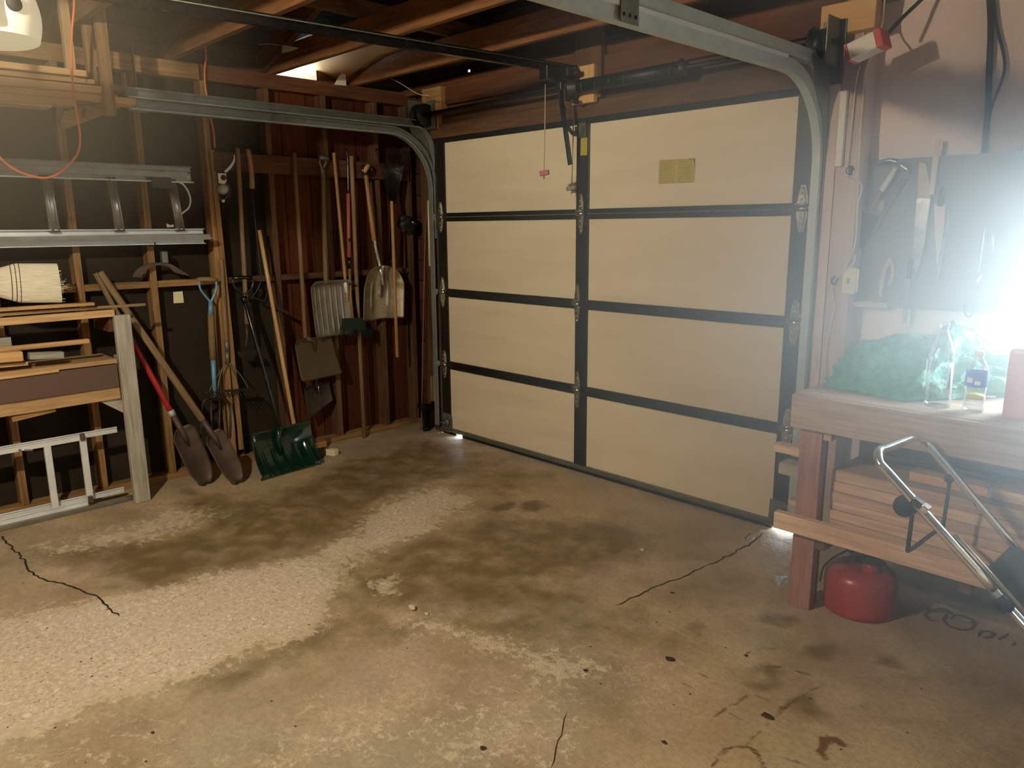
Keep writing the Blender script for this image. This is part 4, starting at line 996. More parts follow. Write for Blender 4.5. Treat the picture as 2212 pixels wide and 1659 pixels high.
# ------------------------------------------------------------------ garden fork, leaning on the wall
g = thing('garden_fork', 'garden fork with blue sockets, wooden shaft and D handle against the black wall', 'garden fork', HX(478, 950, -.38))
def W(u, v, x=-.39): return HX(u, v, x)
top = W(448, 601); y0 = W(453, 655); y1 = W(455, 680); w1 = W(459, 774); s1 = W(464, 855)
dn = (s1 - top).normalized()
s = MB()
s.tube(smooth_path([W(455, 672), W(455, 655), W(444, 640), W(433, 625), W(429, 608)], 4), .007, 8); s.tube(smooth_path([W(455, 672), W(455, 655), W(461, 640), W(467, 625), W(467, 608)], 4), .007, 8); s.tube([W(455, 650), W(455, 682)], [.012, .0165], 10)
yk_ = s.build('yoke', M['blue'], parent=g)
s = MB(); s.tube([W(426, 604), W(437, 603), W(448, 603), W(459, 604), W(470, 605)], [.011, .014, .015, .014, .011], 10); s.build('cross_bar', M['handleold'], parent=yk_)
s = MB(); s.tube([W(455, 678), W(457, 725), W(460, 777)], [.017, .0205, .0195], 12); s.build('shaft', M['handleold'], parent=g)
s = MB(); s.tube([W(460, 774), W(462, 815), W(464, 857)], [.016, .014, .011], 10); s.build('socket', M['blue'], parent=g)
s = MB()
s.tube(smooth_path([W(464, 858), W(450, 861), W(440, 868), W(436, 884), W(435, 915, -.36), W(433, 950, -.36)], 4), [.0075] * 20 + [.003], 8)
s.tube(smooth_path([W(464, 858), W(480, 860), W(492, 866), W(496, 880), W(498, 915, -.36), W(497, 948, -.36)], 4), [.0075] * 20 + [.003], 8)
s.tube(smooth_path([W(456, 862), W(456, 885), W(457, 915, -.36), W(456, 952, -.36)], 4), [.0075] * 12 + [.003], 8)
s.tube(smooth_path([W(474, 862), W(475, 885), W(474, 915, -.36), W(473, 950, -.36)], 4), [.0075] * 12 + [.003], 8)
s.build('tines', M['darksteel'], parent=g)

# bow rake hung head down on the third stud
g = thing('bow_rake', 'bow rake hung head down along the wide stud behind the garden fork', 'rake', W(490, 845))
handle(g, M['handleold'], W(478, 560, -.425), W(490, 742, -.425), .013)
s = MB(); s.tube([W(489, 735, -.42), W(491, 762, -.42)], [.015, .013], 10); s.tube([W(491, 760, -.42), W(491, 784, -.42)], .0135, 10); s.build('ferrule', M['galvdull'], parent=g)
s = MB()
for a, b in (((487, 782), (470, 842)), ((490, 783), (452, 845)), ((494, 783), (516, 841)), ((497, 783), (536, 838))):
    s.tube(smooth_path([W(*a, -.415), W(a[0] * .5 + b[0] * .5 + (-3 if b[0] < a[0] else 3), a[1] * .5 + b[1] * .5, -.4), W(*b, -.39)], 4), .0032, 6)
s.build('bow', M['galvdull'], parent=g)
s = MB(); s.beam(W(440, 848, -.39), W(546, 840, -.39), .02, .012)
for i in range(14):
    a = W(440 + i * 8, 848 - i * .6, -.385); s.tube([a, a + Vector((.045, 0, -.012)), a + Vector((.06, 0, -.03))], [.004, .0035, .002], 5)
s.build('rake_head', M['darksteel'], parent=g)

# ------------------------------------------------------------------ two shovels leaning by the rack
def lean_shovel(name, label, tip, sock, top, hm, bm, w_, collar=None, hr=.017, mat2=None):
    g = thing(name, label, 'shovel', tip)
    tip, sock, top = Vector(tip), Vector(sock), Vector(top)
    d = (top - tip).normalized(); side = Vector((-d.y, d.x, 0)) if abs(d.z) < .1 else d.cross(Vector((1, .25, 0))).normalized(); nr = side.cross(d).normalized()
    if nr.x < 0: nr = -nr; side = -side
    L_ = (sock - tip).length
    def wf_(a): return w_ * min(1., .55 + a * 5.) * (1 if a < .6 else math.sqrt(max(.03, 1 - ((a - .6) / .41) ** 2)))
    blade(g, bm, sock, tip, side, nr, wf_, .028, .012, .003, 18, 12)
    s = MB(); s.tube([sock - d * .12, sock - d * .04 + nr * .008, sock + d * .1], [.008, .017, .019], 10); s.build('socket', bm, parent=g)
    if mat2:
        m_ = sock.lerp(top, .58); handle(g, hm, sock + d * .09, m_, hr, 'handle', hr * .95); handle(g, mat2, m_ - d * .01, top, hr, 'handle', hr * .9)
    else: handle(g, hm, sock + d * .09, top, hr, 'handle', hr * .92)
    if collar:
        s = MB(); s.tube([sock + d * .085, sock + d * .12], hr * 1.15, 10); s.build('collar', collar, parent=g)
    return g
t1 = HZ(443, 1044, .01); t1s = HX(388, 925, t1.x - .06)
lean_shovel('round_point_shovel', 'round point shovel with a red painted handle leaning behind the grey post', t1, t1s, HX(206, 590, -.40), M['redpaint'], M['rust'], .16, M['galv'], .017, M['handleold'])
t2 = HZ(512, 1042, .01); t2s = HX(455, 935, t2.x - .07)
lean_shovel('round_point_shovel', 'narrow drain shovel with a bare weathered handle leaning beside the red one', t2, t2s, HX(216, 588, -.385), M['handleold'], M['rust'], .14, None, .021)

# ------------------------------------------------------------------ green snow shovel
g = thing('snow_shovel', 'dark green plastic snow shovel with black shaft standing on the floor', 'snow shovel', HZ(630, 1020))
BL, BR = HZ(566, 1039, .004), HZ(697, 1002, .004)
TL, TR = HX(541, 937, -.175), HX(668, 907, -.2)
def gs(a, b):
    p = BL.lerp(BR, b).lerp(TL.lerp(TR, b), a)
    q = 2 * b - 1; n_ = Vector((.9, 0, .4))
    dish = -.075 * (math.sin(math.pi * min(1, a * .92 + .03)) ** .8) * (1 - .25 * q * q)
    rib = .008 * max(0, math.cos(math.pi * 2 * (b * 5.5 + .25 * a))) ** 4 * (1 if .06 < a < .6 else 0)
    flare = 1 + .04 * math.sin(a * 3.1)
    return p + n_ * (dish + rib + .03 * abs(q) ** 4 * (a > .05))
s = MB(); s.sheet(gs, 26, 60, .004); s.build('scoop', M['greenplastic'], parent=g)
cm = TL.lerp(TR, .47)
tp = HX(523, 626, -.385)
s = MB(); mid = gs(.45, .46) + Vector((.012, 0, .0))
s.tube([mid, gs(.75, .44) + Vector((.02, 0, .01)), cm + Vector((.012, 0, .01))], [.008, .02, .022], 10); s.build('socket', M['greenplastic'], parent=g)
handle(g, M['blackgloss'], cm + Vector((.012, 0, .0)), HX(528, 648, -.385), .0135)
s = MB(); Q = lambda u, v: HX(u, v, -.38)
s.tube(smooth_path([Q(527, 650), Q(524, 636), Q(508, 622), Q(502, 608), Q(508, 601)], 4), .009, 8); s.tube(smooth_path([Q(527, 650), Q(530, 636), Q(543, 622), Q(546, 608), Q(538, 600)], 4), .009, 8); s.tube([Q(503, 602), Q(523, 599), Q(544, 601)], .0125, 8); s.lathe([(0, 0), (.02, .0), (.02, .04), (0, .04)], Q(526, 640), (.1, .1, -1), 10)
s.build('grip', M['blackgloss'], parent=g)
g = thing('push_broom', 'varnished broom handle leaning behind the green snow shovel', 'broom', HX(645, 935, -.3))
bt = HX(641, 925, -.21)
handle(g, M['handlenew'], HX(560, 497, -.4), HX(633, 906, -.23), .0135)
e0 = HX(633, 906, -.23); d_ = (e0 - HX(560, 497, -.4)).normalized(); q = e0 + d_ * .2
s = MB(); s.tube([e0 - d_ * .01, q], .0135, 8); s.beam(q + Vector((0, -.16, 0)), q + Vector((0, .2, 0)), .05, .04); s.build('head', M['stud'], parent=g)
s = MB(); s.beam(q + Vector((-.02, -.15, -.055)), q + Vector((-.02, .19, -.055)), .06, .08); s.build('bristles', M['darksteel'], parent=g)
pb_ = HZ(704, 985); s = MB(); s.beam(pb_ + Vector((-.05, .02, .022)), pb_ + Vector((.05, .055, .022)), .05, .044); s.build('wood_block', M['paper'], bevel=.006, label='cream offcut block on the floor right of the green scoop', cat='block')

# ------------------------------------------------------------------ tools hung on the rail
g = thing('garden_hoe', 'long wooden-handled hoe hung head down left of the green shovel shaft', 'hoe', W(530, 770))
handle(g, M['handleold'], W(513, 320), W(534, 705), .0135, r2=.015)
s = MB(); s.tube([W(533, 700), W(534, 725), W(532, 745), W(529, 760)], [.0165, .016, .012, .005], 10); s.build('ferrule', M['darksteel'], parent=g)
s = MB(); a, b = W(512, 760), W(552, 756); s.prism([a, b, b + Vector((.03, 0, -.03)), a + Vector((.03, 0, -.03))], (.003, 0, 0)); s.build('blade', M['darksteel'], parent=g)
g = thing('weed_cutter', 'weed whip with a turned wooden grip and thin metal rod beside the hoe', 'weed cutter', W(600, 670))
s = MB(); s.tube([W(535, 322), W(536, 328), W(540, 345), W(543, 375), W(544, 404), W(544, 408)], [.012, .0165, .0145, .0165, .018, .016], 12); s.build('grip', M['handle'], parent=g)
s = MB(); s.tube(smooth_path([W(543, 408), W(548, 450), W(558, 540), W(564, 600), W(563, 612)], 4), .0042, 6); s.tube(smooth_path([W(563, 610), W(555, 628), W(546, 641), (W(556, 646)), W(580, 655), W(617, 677)], 4), .005, 6); s.build('rod', M['darksteel'], parent=g)
s = MB(); s.prism([W(580, 653), W(618, 672), W(619, 680), W(579, 660)], (.025, 0, 0)); s.build('blade', M['darksteel'], parent=g)
# pruner with curved blade
g = thing('pulley_hook', 'white metal pulley hook with a curved blade hanging from the rail end', 'hook', W(483, 435))
bl = smooth_path([W(505, 334), W(503, 347), W(494, 360), W(483, 371)], 4); b2 = smooth_path([W(506, 334), W(507, 348), W(500, 362), W(489, 373)], 4)
s = MB(); s.prism(bl + b2[::-1], (.003, 0, 0)); s.build('curved_blade', M['alubright'], parent=g)
s = MB(); s.prism([W(470, 374), W(488, 375), W(489, 392), W(485, 397), W(472, 396)], (.004, 0, 0)); s.build('plate', M['white'], parent=g)
c = W(482, 384); s = MB(); s.lathe([(0, 0), (.017, 0), (.017, .004), (0, .004)], c + Vector((.005, 0, 0)), (1, 0, 0), 16); s.build('hole_boss', M['redwall'], parent=g)
c = W(481, 408, -.405); s = MB(); s.lathe([(0, -.016), (.02, -.013), (.035, 0), (.02, .013), (0, .016)], c, (.85, -.5, 0), 20); s.build('wheel', M['galv'], parent=g)
s = MB(); s.tube(smooth_path([W(487, 394), W(496, 405), W(494, 420), W(484, 432)], 4), .006, 8); s.tube(smooth_path([W(472, 420), W(474, 428), W(482, 433)], 4), .005, 8); s.build('strap', M['rust'], parent=g)
s = MB(); s.lathe([(0, -.01), (.01, -.006), (.01, .006), (0, .01)], W(482, 434), (0, 0, 1), 10); s.build('end_knob', M['white'], parent=g)

# square shovels
def hung_square(label, corners, sock, top, bm, hm, cup=.02, x=XW, grip=None, ribs=0, hr=.015, ribh=.007):
    P = [HX(u, v, x) for u, v in corners]      # tl, tr, br, bl
    g = thing('square_shovel' if not ribs else 'snow_shovel', label, 'shovel' if not ribs else 'snow shovel', P[3].lerp(P[2], .5))
    def fn(a, b):
        q = 2 * b - 1
        p = P[0].lerp(P[1], b).lerp(P[3].lerp(P[2], b), a)
        rc = .02 * max(0, (abs(q) - .85) / .15) ** 2 * (max(0, (.1 - a) / .1) - max(0, (a - .94) / .06))
        p = p + UPZ * -rc + NX_ * (.012 + cup * abs(q) ** 3 + cup * max(0, (.12 - a) / .12) ** 2 * 1.6 + .03 * a * a)
        if ribs and .06 < a < .95 and abs(q) < .9: p += NX_ * ribh * max(0, math.cos(math.pi * 2 * ribs * (b + .02))) ** 5
        return p
    s = MB(); s.sheet(fn, 22, 72 if ribs else 20, .003); s.build('blade', bm, parent=g)
    so, tp = HX(*sock, x + .03), HX(*top, x)
    if not ribs:
        c = fn(.35, .5); s = MB(); s.tube([c + NX_ * .004, fn(.08, .5) + NX_ * .012, so], [.006, .016, .018], 10); s.build('socket', bm, parent=g)
    handle(g, hm, tp, so, hr * .9, 'handle', hr)
    return g, fn
g, _ = hung_square('dull brown square shovel hung blade down below the ribbed snow shovel', [(632, 735), (712, 722), (731, 806), (644, 824)], (660, 730), (635, 330), M['brownsteel'], M['handleold'], .012)
g, _ = hung_square('dark rusty shovel lowest on the wall behind the square shovel', [(652, 835), (708, 822), (712, 862), (660, 905)], (662, 730), (651, 586), M['darksteel'], M['handle'], .012, -.462, hr=.013)
s = MB(); c = HX(688, 838, -.4); s.tube([c + UPZ * .02, c - UPZ * .03], [.004, .008], 8); s.build('rivet_strap', M['zinc'], parent=g)
g, fn = hung_square('ribbed aluminium snow shovel hung blade down on the tool rail', [(664, 608), (745, 603), (752, 718), (673, 730)], (704, 612), (697, 366), M['aludull'], M['handleold'], .03, XW + .02, ribs=7, hr=.0165)
s = MB(); s.tube([HX(694, 340, -.39), HX(690, 350, -.39), HX(694, 362, -.39), HX(697, 382, -.39)], [.006, .006, .008, .013], 8); s.tube([HX(704, 343, -.39), HX(704, 352, -.39), HX(698, 364, -.39)], .006, 8); s.tube([HX(690, 340, -.39), HX(709, 342, -.39)], .014, 8); s.build('grip', M['galvdull'], parent=g)

# scoop shovel, blade of bright steel
g = thing('scoop_shovel', 'big bright steel scoop shovel hung blade down near the corner', 'shovel', W(818, 690))
def sc_(a, b):
    q = 2 * b - 1
    k = min(1., a / .5); hw = 43.5 * math.sqrt(max(0, 1 - (1 - k) ** 2.2)) ** .9
    u = 821 - 2 * a + hw * q
    v = 572 + (118 - 5 * q) * a + 4 * (1 - a) * 0
    p = HX(u, v, XW + .012)
    rib = .012 * (max(0, 1 - abs(q) / .16) * (a < .6) + max(0, 1 - abs(abs(q) - .42) / .1) * max(0, min(1, (a - .25) / .1)) * max(0, min(1, (.85 - a) / .1)) * .6)
    return p + NX_ * (.06 * (abs(q) ** 2.4) * min(1, a * 3) + .05 * (1 - k) ** 2 + rib)
s = MB(); s.sheet(sc_, 30, 40, .003); s.build('blade', M['steelblade'], parent=g)
s = MB(); s.tube(smooth_path([W(806, 505), W(812, 540), W(819, 570, -.39), W(824, 592, -.375), W(828, 620, -.375)], 4), [.016] * 9 + [.018] * 4 + [.012] * 3 + [.006], 10); s.build('socket', M['zinc'], parent=g)
handle(g, M['handle'], W(790, 378), W(808, 520), .0145, r2=.017)
s = MB(); s.tube(smooth_path([W(791, 390), W(790, 380), W(783, 372), W(784, 357)], 4), .009, 8); s.tube(smooth_path([W(791, 390), W(793, 380), W(802, 374), W(804, 360)], 4), .009, 8); gp_ = s.build('grip', M['blackgloss'], parent=g)
s = MB(); s.tube([W(785, 372, -.39), W(796, 357, -.39)], .016, 10); s.build('cross_bar', M['pine'], parent=gp_, label='pale wooden cross bar')

# poles and handles
def pole(label, a, b, r, mat, x=XW, name='wooden_pole', cat='pole'):
    p0, p1 = HX(*a, x), HX(*b, x)
    s = MB(); d = (p1 - p0).normalized(); s.tube([p0, p0 + d * .006, p0.lerp(p1, .5), p1 - d * .006, p1], [r * .7, r, r, r, r * .7], 10)
    return s.build(name, mat, label=label, cat=cat)
pole('short broom handle hung alone in front of the scoop shovel', (846, 434), (858, 772), .0125, M['handle'], XW + .09)
z_ = HZ(787, 946)
s = MB(); s.tube([W(759, 337, -.40), W(768, 560, -.40).lerp(z_, .02), z_ + Vector((0, 0, .0))], .0145, 10); s.build('wooden_pole', M['handleold'], label='tall wooden pole reaching from the rail to the floor', cat='pole')
g = thing('floor_broom', 'brown broom handle with white label band ending over the snow shovel', 'broom handle', W(750, 652))
hb_ = handle(g, M['handle'], W(721, 330, -.395), W(750, 652, -.355), .0115)
d_ = (W(750, 652, -.355) - W(721, 330, -.395)).normalized()
a, b = W(745, 604, -.36), W(748.5, 632, -.357)
s = MB(); s.tube([a, b], .0125, 10); s.build('label_band', M['white'], parent=hb_)
g = thing('pole_rake', 'red sleeved telescopic pole carrying a dark green fan of bristles', 'brush', W(760, 735))
s = MB(); s.tube(smooth_path([W(748, 322), W(751, 345), W(752, 380), W(752, 420)], 4), .006, 8); s.build('hook', M['blackgloss'], parent=g)
s = MB(); s.tube([W(752, 418), W(754, 560)], .0125, 10); s.build('sleeve', M['pinkrod'], parent=g)
s = MB(); s.tube([W(754, 515), W(754, 522)], .0145, 10); s.build('collar', M['blackgloss'], parent=g)
for q0, q1 in ((W(754, 556), W(755, 580)), (W(757, 632, -.39), W(758, 650, -.39))):
    s = MB(); s.tube([q0, q1], .0145, 10); s.build('collar', M['blackgloss'], parent=g)
s = MB(); s.tube([W(755, 575), W(757, 640, -.36), W(762, 692, -.31)], .0105, 10); s.build('rod', M['handle'], parent=g)
s = MB(); s.prism([W(738, 688, -.315), W(778, 686, -.315), W(786, 694, -.315), W(788, 712, -.315), W(738, 712, -.315)], (.02, 0, 0))
for i in range(46):
    u = 736 + (i % 23) * 2.3 + rnd.uniform(-1, 1); a = W(u, 706, -.31 + (i // 23) * .014); s.tube([a, a + Vector((rnd.uniform(-.004, .014), rnd.uniform(-.012, .012) + (u - 762) * .0006, -rnd.uniform(.05, .075)))], [.0024, .0016], 4, False)
s.build('bristles', M['greenbrist'], parent=g)
s = MB(); c = W(797, 715, -.4); s.lathe([(0, -.02), (.035, -.016), (.038, 0), (.03, .016), (0, .02)], c, (1, 0, 0), 16); s.build('foam_ball', M['greenbrist'], label='small dark green ball hung right of the green bristles', cat='ball')
# black bristly rake under the track bend
g = thing('leaf_rake', 'black leaf rake hung head up under the bend of the left track', 'rake', W(858, 450))
s = MB()
for i in range(19):
    t_ = i / 18; u = 812 + 66 * t_; a = W(842 + 12 * t_, 440, -.38); b = W(u, 316 + 10 * abs(t_ - .5), -.36)
    s.tube([a, a.lerp(b, .6) + NX_ * .01, b, b + Vector((.03, 0, -.02))], [.0028, .0028, .0024, .0015], 5)
s.tube([W(826, 372, -.365), W(868, 372, -.365)], .006, 6); s.build('tines', M['blackgloss'], parent=g)
s = MB(); s.tube([W(848, 436, -.38), W(845, 560, -.4)], .013, 8); s.build('handle', M['blackgloss'], parent=g)
# dark cap-like bundle
g = thing('work_glove', 'dark crumpled pair of work gloves on a nail near the corner', 'glove', W(880, 500))
bm_ = MB(); c = W(878, 484, -.40)
def gl(a, b):
    th = b * 2 * math.pi; ph = a * math.pi
    k = 1 + .22 * math.sin(3 * th + 2 * ph) * math.sin(ph) + .15 * math.cos(5 * ph + th)
    return c + Vector((.035 * math.sin(ph) * math.cos(th) * k, .075 * math.sin(ph) * math.sin(th) * k, .06 * math.cos(ph) * k))
bm_.sheet(gl, 14, 20, 0); bm_.build('palm', M['darksteel'], parent=g)
s = MB(); s.tube([c + Vector((.01, .03, .02)), c + Vector((.02, .08, .0)), c + Vector((.01, .1, -.03))], [.028, .026, .012], 8); s.build('cuff', M['blackgloss'], parent=g)
# strips at the track
s = MB(); s.tube([HX(932, 424, -.2), HX(940, 885, -.2)], .009, 6); s.build('white_strip', M['white'], label='long white strip standing beside the left door track', cat='strip')
s = MB(); s.tube([HX(926, 433, -.23), HX(929, 575, -.23)], .011, 6); s.build('cream_strip', M['paper'], label='short cream strip left of the long white one by the track', cat='strip')
s = MB(); s.tube([HX(923, 405, -.28), HX(917, 560, -.28), HX(911, 880, -.28), HX(909, 930, -.28)], .0035, 6); s.build('red_rod', M['pinkrod'], label='thin red rod standing in the corner by the door track', cat='rod')
s = MB(); s.beam(HX(936, 812, -.22), HX(937, 866, -.22), .05, .012, up=(1, 0, 0)); s.build('wood_shim', M['stud'], label='small wood shim standing behind the left track foot', cat='wood')
g = thing('safety_sensor', 'black safety sensor bracket low beside the left door track', 'sensor', (-.2, -.05, 0))
a = HX(905, 877, -.22); b = HX(942, 877, -.22)
s = MB(); s.beam(a, b, .04, .04); s.build('sensor_body', M['blackgloss'], parent=g, bevel=.005)
s = MB(); s.beam(HX(940, 866, -.2), HX(941, 885, -.2), .04, .05); s.build('arm', M['blackgloss'], parent=g)
s = MB(); s.beam(HX(920, 885, -.22), (HX(920, 885, -.22).x, HX(920, 885, -.22).y, 0), .05, .03, up=(1, 0, 0)); s.build('foot', M['blackgloss'], parent=g)
# ------------------------------------------------------------------ workbench
BX0, BX1 = 2.965, 5.3
ZB = .885
b = thing('workbench', 'long timber workbench with a deep apron along the wall right of the door', 'workbench', (4.0, -.35, 0))
for ya, yb in ((-.7, -.46), (-.458, -.2), (-.198, .0)):
    s = MB(); s.box(BX0, BX1, ya, yb, ZB - .036, ZB); s.build('top_plank', M['bench'], parent=b, bevel=.003)
s = MB(); s.box(BX0, BX1, -.725, -.7, ZB - .135, ZB - .002); s.build('apron', M['bench'], parent=b, bevel=.004)
for x in (2.998, 4.9):
    s = MB(); s.box(x, x + .088, -.7, -.655, 0, ZB - .036); s.build('leg', M['redpost'], parent=b, bevel=.003)
    s = MB(); s.box(x + .04, x + .08, -.655, -.615, 0.0, ZB - .036); s.build('leg', M['framing'], parent=b, bevel=.003)
    s = MB(); s.box(x, x + .088, -.09, -.05, 0, ZB - .036); s.build('leg', M['framing'], parent=b, bevel=.003)
    s = MB(); s.box(x + .09, x + .13, -.7, -.05, .27, .325); s.build('shelf_bearer', M['framing'], parent=b)
s = MB(); s.beam((2.93, -.72, .358), (BX1, -.72, .358), .038, .07, taper=1); s.build('stretcher', M['lumber'], parent=b, bevel=.004)
s = MB(); s.box(2.96, BX1, -.09, -.05, .33, .4); s.build('stretcher', M['framing'], parent=b)
for x in (3.6, 4.3):
    s = MB(); s.box(x, x + .04, -.7, -.05, .27, .325); s.build('shelf_bearer', M['framing'], parent=b)
s = MB(); s.box(3.09, 3.12, -.7, -.6, ZB - .17, ZB - .136); s.build('cleat', M['lumber'], parent=b, bevel=.002)
# stepped edge board nailed to the leg
zz = [HY(u, v, -.66) for u, v in ((1740, 915), (1726, 922), (1737, 929), (1724, 938), (1739, 940), (1724, 951), (1738, 958), (1736, 975), (1742, 975))]
s = MB(); s.prism([HY(1745, 915, -.66)] + zz + [HY(1746, 975, -.66)], (0, .02, 0)); s.build('notched_edge', M['redpost'], parent=b)

# lumber on the lower shelf
def lum(label, x0, x1, y0, y1, z0, z1, mat='lumber', name='lumber_board', skew=0.):
    s = MB(); zc = (z0 + z1) / 2; yc = (y0 + y1) / 2
    s.beam((x0, yc, zc), (x1, yc + skew, zc), abs(y1 - y0), z1 - z0); return s.build(name, M[mat], bevel=.0025, label=label, cat='board', group='lumber on the shelf under the workbench')
z = .327
for i, (th, x0, yo) in enumerate(((.032, 3.12, -.64), (.022, 3.11, -.63), (.038, 3.105, -.625), (.036, 3.1, -.615), (.038, 3.1, -.62), (.042, 3.098, -.615), (.045, 3.097, -.61))):
    lab = ('lowest board of the lumber stack under the workbench', 'second lowest board of the under-bench stack, a thin one', 'third board from the bottom of the under-bench stack', 'fourth board from the bottom, middle of the under-bench stack',
           'third board from the top of the under-bench stack', 'second board from the top of the under-bench stack', 'top wide board of the under-bench stack, grey on its upper face')[i]
    lum(lab, x0, 4.4 - .06 * i, yo, yo + .3, z, z + th - .0015); z += th
ztop = z
lum('short grey beam set back on top of the under-bench stack', 3.17, 4.4, -.34, -.22, ztop + .024, ztop + .075, 'gray', skew=.05)
lum('thin pale strip wedged under the short grey beam', 3.19, 3.75, -.335, -.24, ztop + .001, ztop + .022, 'lumber')
lum('pale two-by-four with cut end beside the mower handle', 3.36, 3.62, -.55, -.46, ztop + .001, ztop + .036, 'pine')
lum('thicker pale offcut right of the cut two-by-four', 3.622, 4.2, -.555, -.46, ztop + .001, ztop + .04, 'lumber', skew=-.02)
for lab, pa, pb, th, dp, mat in (('splintered pale board end poking out left of the bench leg', (1680, 962), (1742, 972), .036, .05, 'lumber'), ('greyish board end below the splintered one, left of the leg', (1691, 1006), (1742, 1008), .05, .12, 'gray'), ('small dark offcut end low on the left of the bench leg', (1712, 1080), (1742, 1085), .03, .06, 'lumber')):
    a, c = HY(*pa, -.52), HY(*pb, -.52); c = Vector((a.x + .2, -.52, a.z))
    lum(lab, a.x, 3.0 - .003, -.56, -.56 + dp, a.z - th / 2, a.z + th / 2, mat)

# ------------------------------------------------------------------ things on the bench
def glass_bottle(name, label, cx, cy, prof, extra, cat='bottle'):
    t = thing(name, label, cat, (cx, cy, ZB))
    s = MB(); s.lathe(prof, (cx, cy, ZB), n=32); s.build('body', M['clear'], parent=t)
    return t
cx, cy = 3.432, -.565
t = glass_bottle('plastic_bottle', 'tall empty clear bottle standing in front of the green bag', cx, cy, [(0, .006), (.03, .004), (.041, .0), (.045, .012), (.044, .03), (.0435, .06), (.044, .12), (.0435, .18), (.042, .195), (.034, .222), (.022, .25), (.014, .268), (.0125, .285)], 0)
s = MB(); s.lathe([(.0, .302), (.0135, .302), (.015, .298), (.015, .284), (.0128, .282)], (cx, cy, ZB)); s.build('cap', M['clear'], parent=t)
def wrap(t, name, mat, cx, cy, r, z0, z1, a0, a1):
    s = MB(); s.sheet(lambda a, b: (cx + r * math.cos(a0 + (a1 - a0) * a), cy + r * math.sin(a0 + (a1 - a0) * a), ZB + z0 + (z1 - z0) * b), 16, 2, .0006); s.build(name, mat, parent=t)
wrap(t, 'label', M['label'], cx, cy, .0455, .05, .165, -.75, -.25); wrap(t, 'label', M['bluelabel'], cx, cy, .0462, .07, .15, -.6, -.5)
wrap(t, 'label', M['label'], cx, cy, .0455, .07, .165, -3.0, -2.75)
cx, cy = 3.548, -.565
t = glass_bottle('water_bottle', 'small water bottle with blue label and white cap on the bench', cx, cy, [(0, .004), (.02, .002), (.029, .0), (.033, .01), (.031, .03), (.0335, .045), (.031, .06), (.033, .08), (.0335, .1), (.0335, .14), (.031, .155), (.02, .178), (.0125, .19), (.012, .2)], 0)
s = MB(); s.lathe([(0, .214), (.0135, .214), (.0145, .21), (.0145, .193), (.0, .193)], (cx, cy, ZB), n=24); s.build('cap', M['white'], parent=t)
s = MB(); s.lathe([(.0338, .09), (.0345, .092), (.0345, .14), (.0338, .142)], (cx, cy, ZB), n=28); lb_ = s.build('label', M['bluelabel'], parent=t)
s = MB(); s.box(cx - .02, cx - .003, cy - .0365, cy - .031, ZB + .105, ZB + .122); s.box(cx + .003, cx + .02, cy - .0362, cy - .031, ZB + .1, ZB + .112); s.build('label_print', M['label'], parent=lb_)
s = MB(); s.lathe([(0, .045), (.027, .045), (.028, .06), (.0, .062)], (cx, cy, ZB), n=20); s.build('residue', M['yellowliq'], parent=t)
# crumpled green bag
t = thing('plastic_bag', 'crumpled dark green plastic bag lying on the workbench against the wall', 'bag', (3.25, -.3, ZB))
bm = bmesh.new()
key = [(3.0, -.52, .0), (3.0, -.3, .0), (3.05, -.15, .0), (3.33, -.585, .0), (3.36, -.5, .0), (3.6, -.2, .0), (3.64, -.08, .0), (3.2, -.03, .0), (3.5, -.03, 0),
       (2.99, -.48, .03), (3.02, -.36, .13), (3.055, -.3, .175), (3.12, -.28, .185), (3.2, -.24, .18), (3.33, -.22, .235), (3.37, -.24, .245), (3.42, -.22, .2), (3.5, -.25, .13), (3.6, -.25, .08), (3.64, -.15, .1), (3.65, -.05, .03), (3.34, -.57, .06), (3.2, -.1, .17), (3.4, -.08, .19)]
for x, y, z in key: bm.verts.new((x - 3.25, y + .3, z))
bmesh.ops.convex_hull(bm, input=bm.verts[:])
for v in [v for v in bm.verts if not v.link_faces]: bm.verts.remove(v)
bmesh.ops.triangulate(bm, faces=bm.faces[:])
for _ in range(5):
    el = [e for e in bm.edges if e.calc_length() > .022]
    if not el: break
    bmesh.ops.subdivide_edges(bm, edges=el, cuts=1, use_grid_fill=True); bmesh.ops.triangulate(bm, faces=bm.faces[:])
bm.normal_update()
for v in bm.verts:
    c = v.co
    n1 = mnoise.noise(c * 6.5); n2 = 1 - abs(mnoise.noise(c * Vector((13, 17, 15)) + Vector((3, 1, 2)))) * 2; n3 = 1 - abs(mnoise.noise(c * 34)) * 2
    k = min(1, c.z / .03) if c.z > 0 else 0
    v.co = c + v.normal * k * (.03 * n1 + .03 * (n2 - .6) + .009 * n3 - .008)
    v.co.z = max(0., v.co.z)
bmesh.ops.smooth_vert(bm, verts=bm.verts[:], factor=.12, use_axis_x=True, use_axis_y=True, use_axis_z=True)
me = bpy.data.meshes.new('film'); bm.to_mesh(me); bm.free(); me.materials.append(M['greenbag'])
me.polygons.foreach_set('use_smooth', [True] * len(me.polygons))
o = bpy.data.objects.new('film', me); COL.objects.link(o); o.parent = t
s = MB()
for k_, (a, c, d) in enumerate((((3.53, -.22, .1), (3.62, -.2, .12), (3.66, -.16, .06)), ((3.3, -.2, .23), (3.36, -.2, .27), (3.42, -.17, .23)))):
    a, c, d = (Vector(q) + Vector((0, 0, ZB)) for q in (a, c, d))
    s.sheet(lambda p, q, a=a, c=c, d=d: (a.lerp(c, p) if p < .5 else c.lerp(d, p * 2 - 1) * 1.) .lerp(a.lerp(d, p), q) + Vector((0, .02 * math.sin(9 * p), .006 * math.sin(14 * p + 5 * q))), 14, 6, .0008)
s.build('tied_ears', M['greenbag'], parent=t)
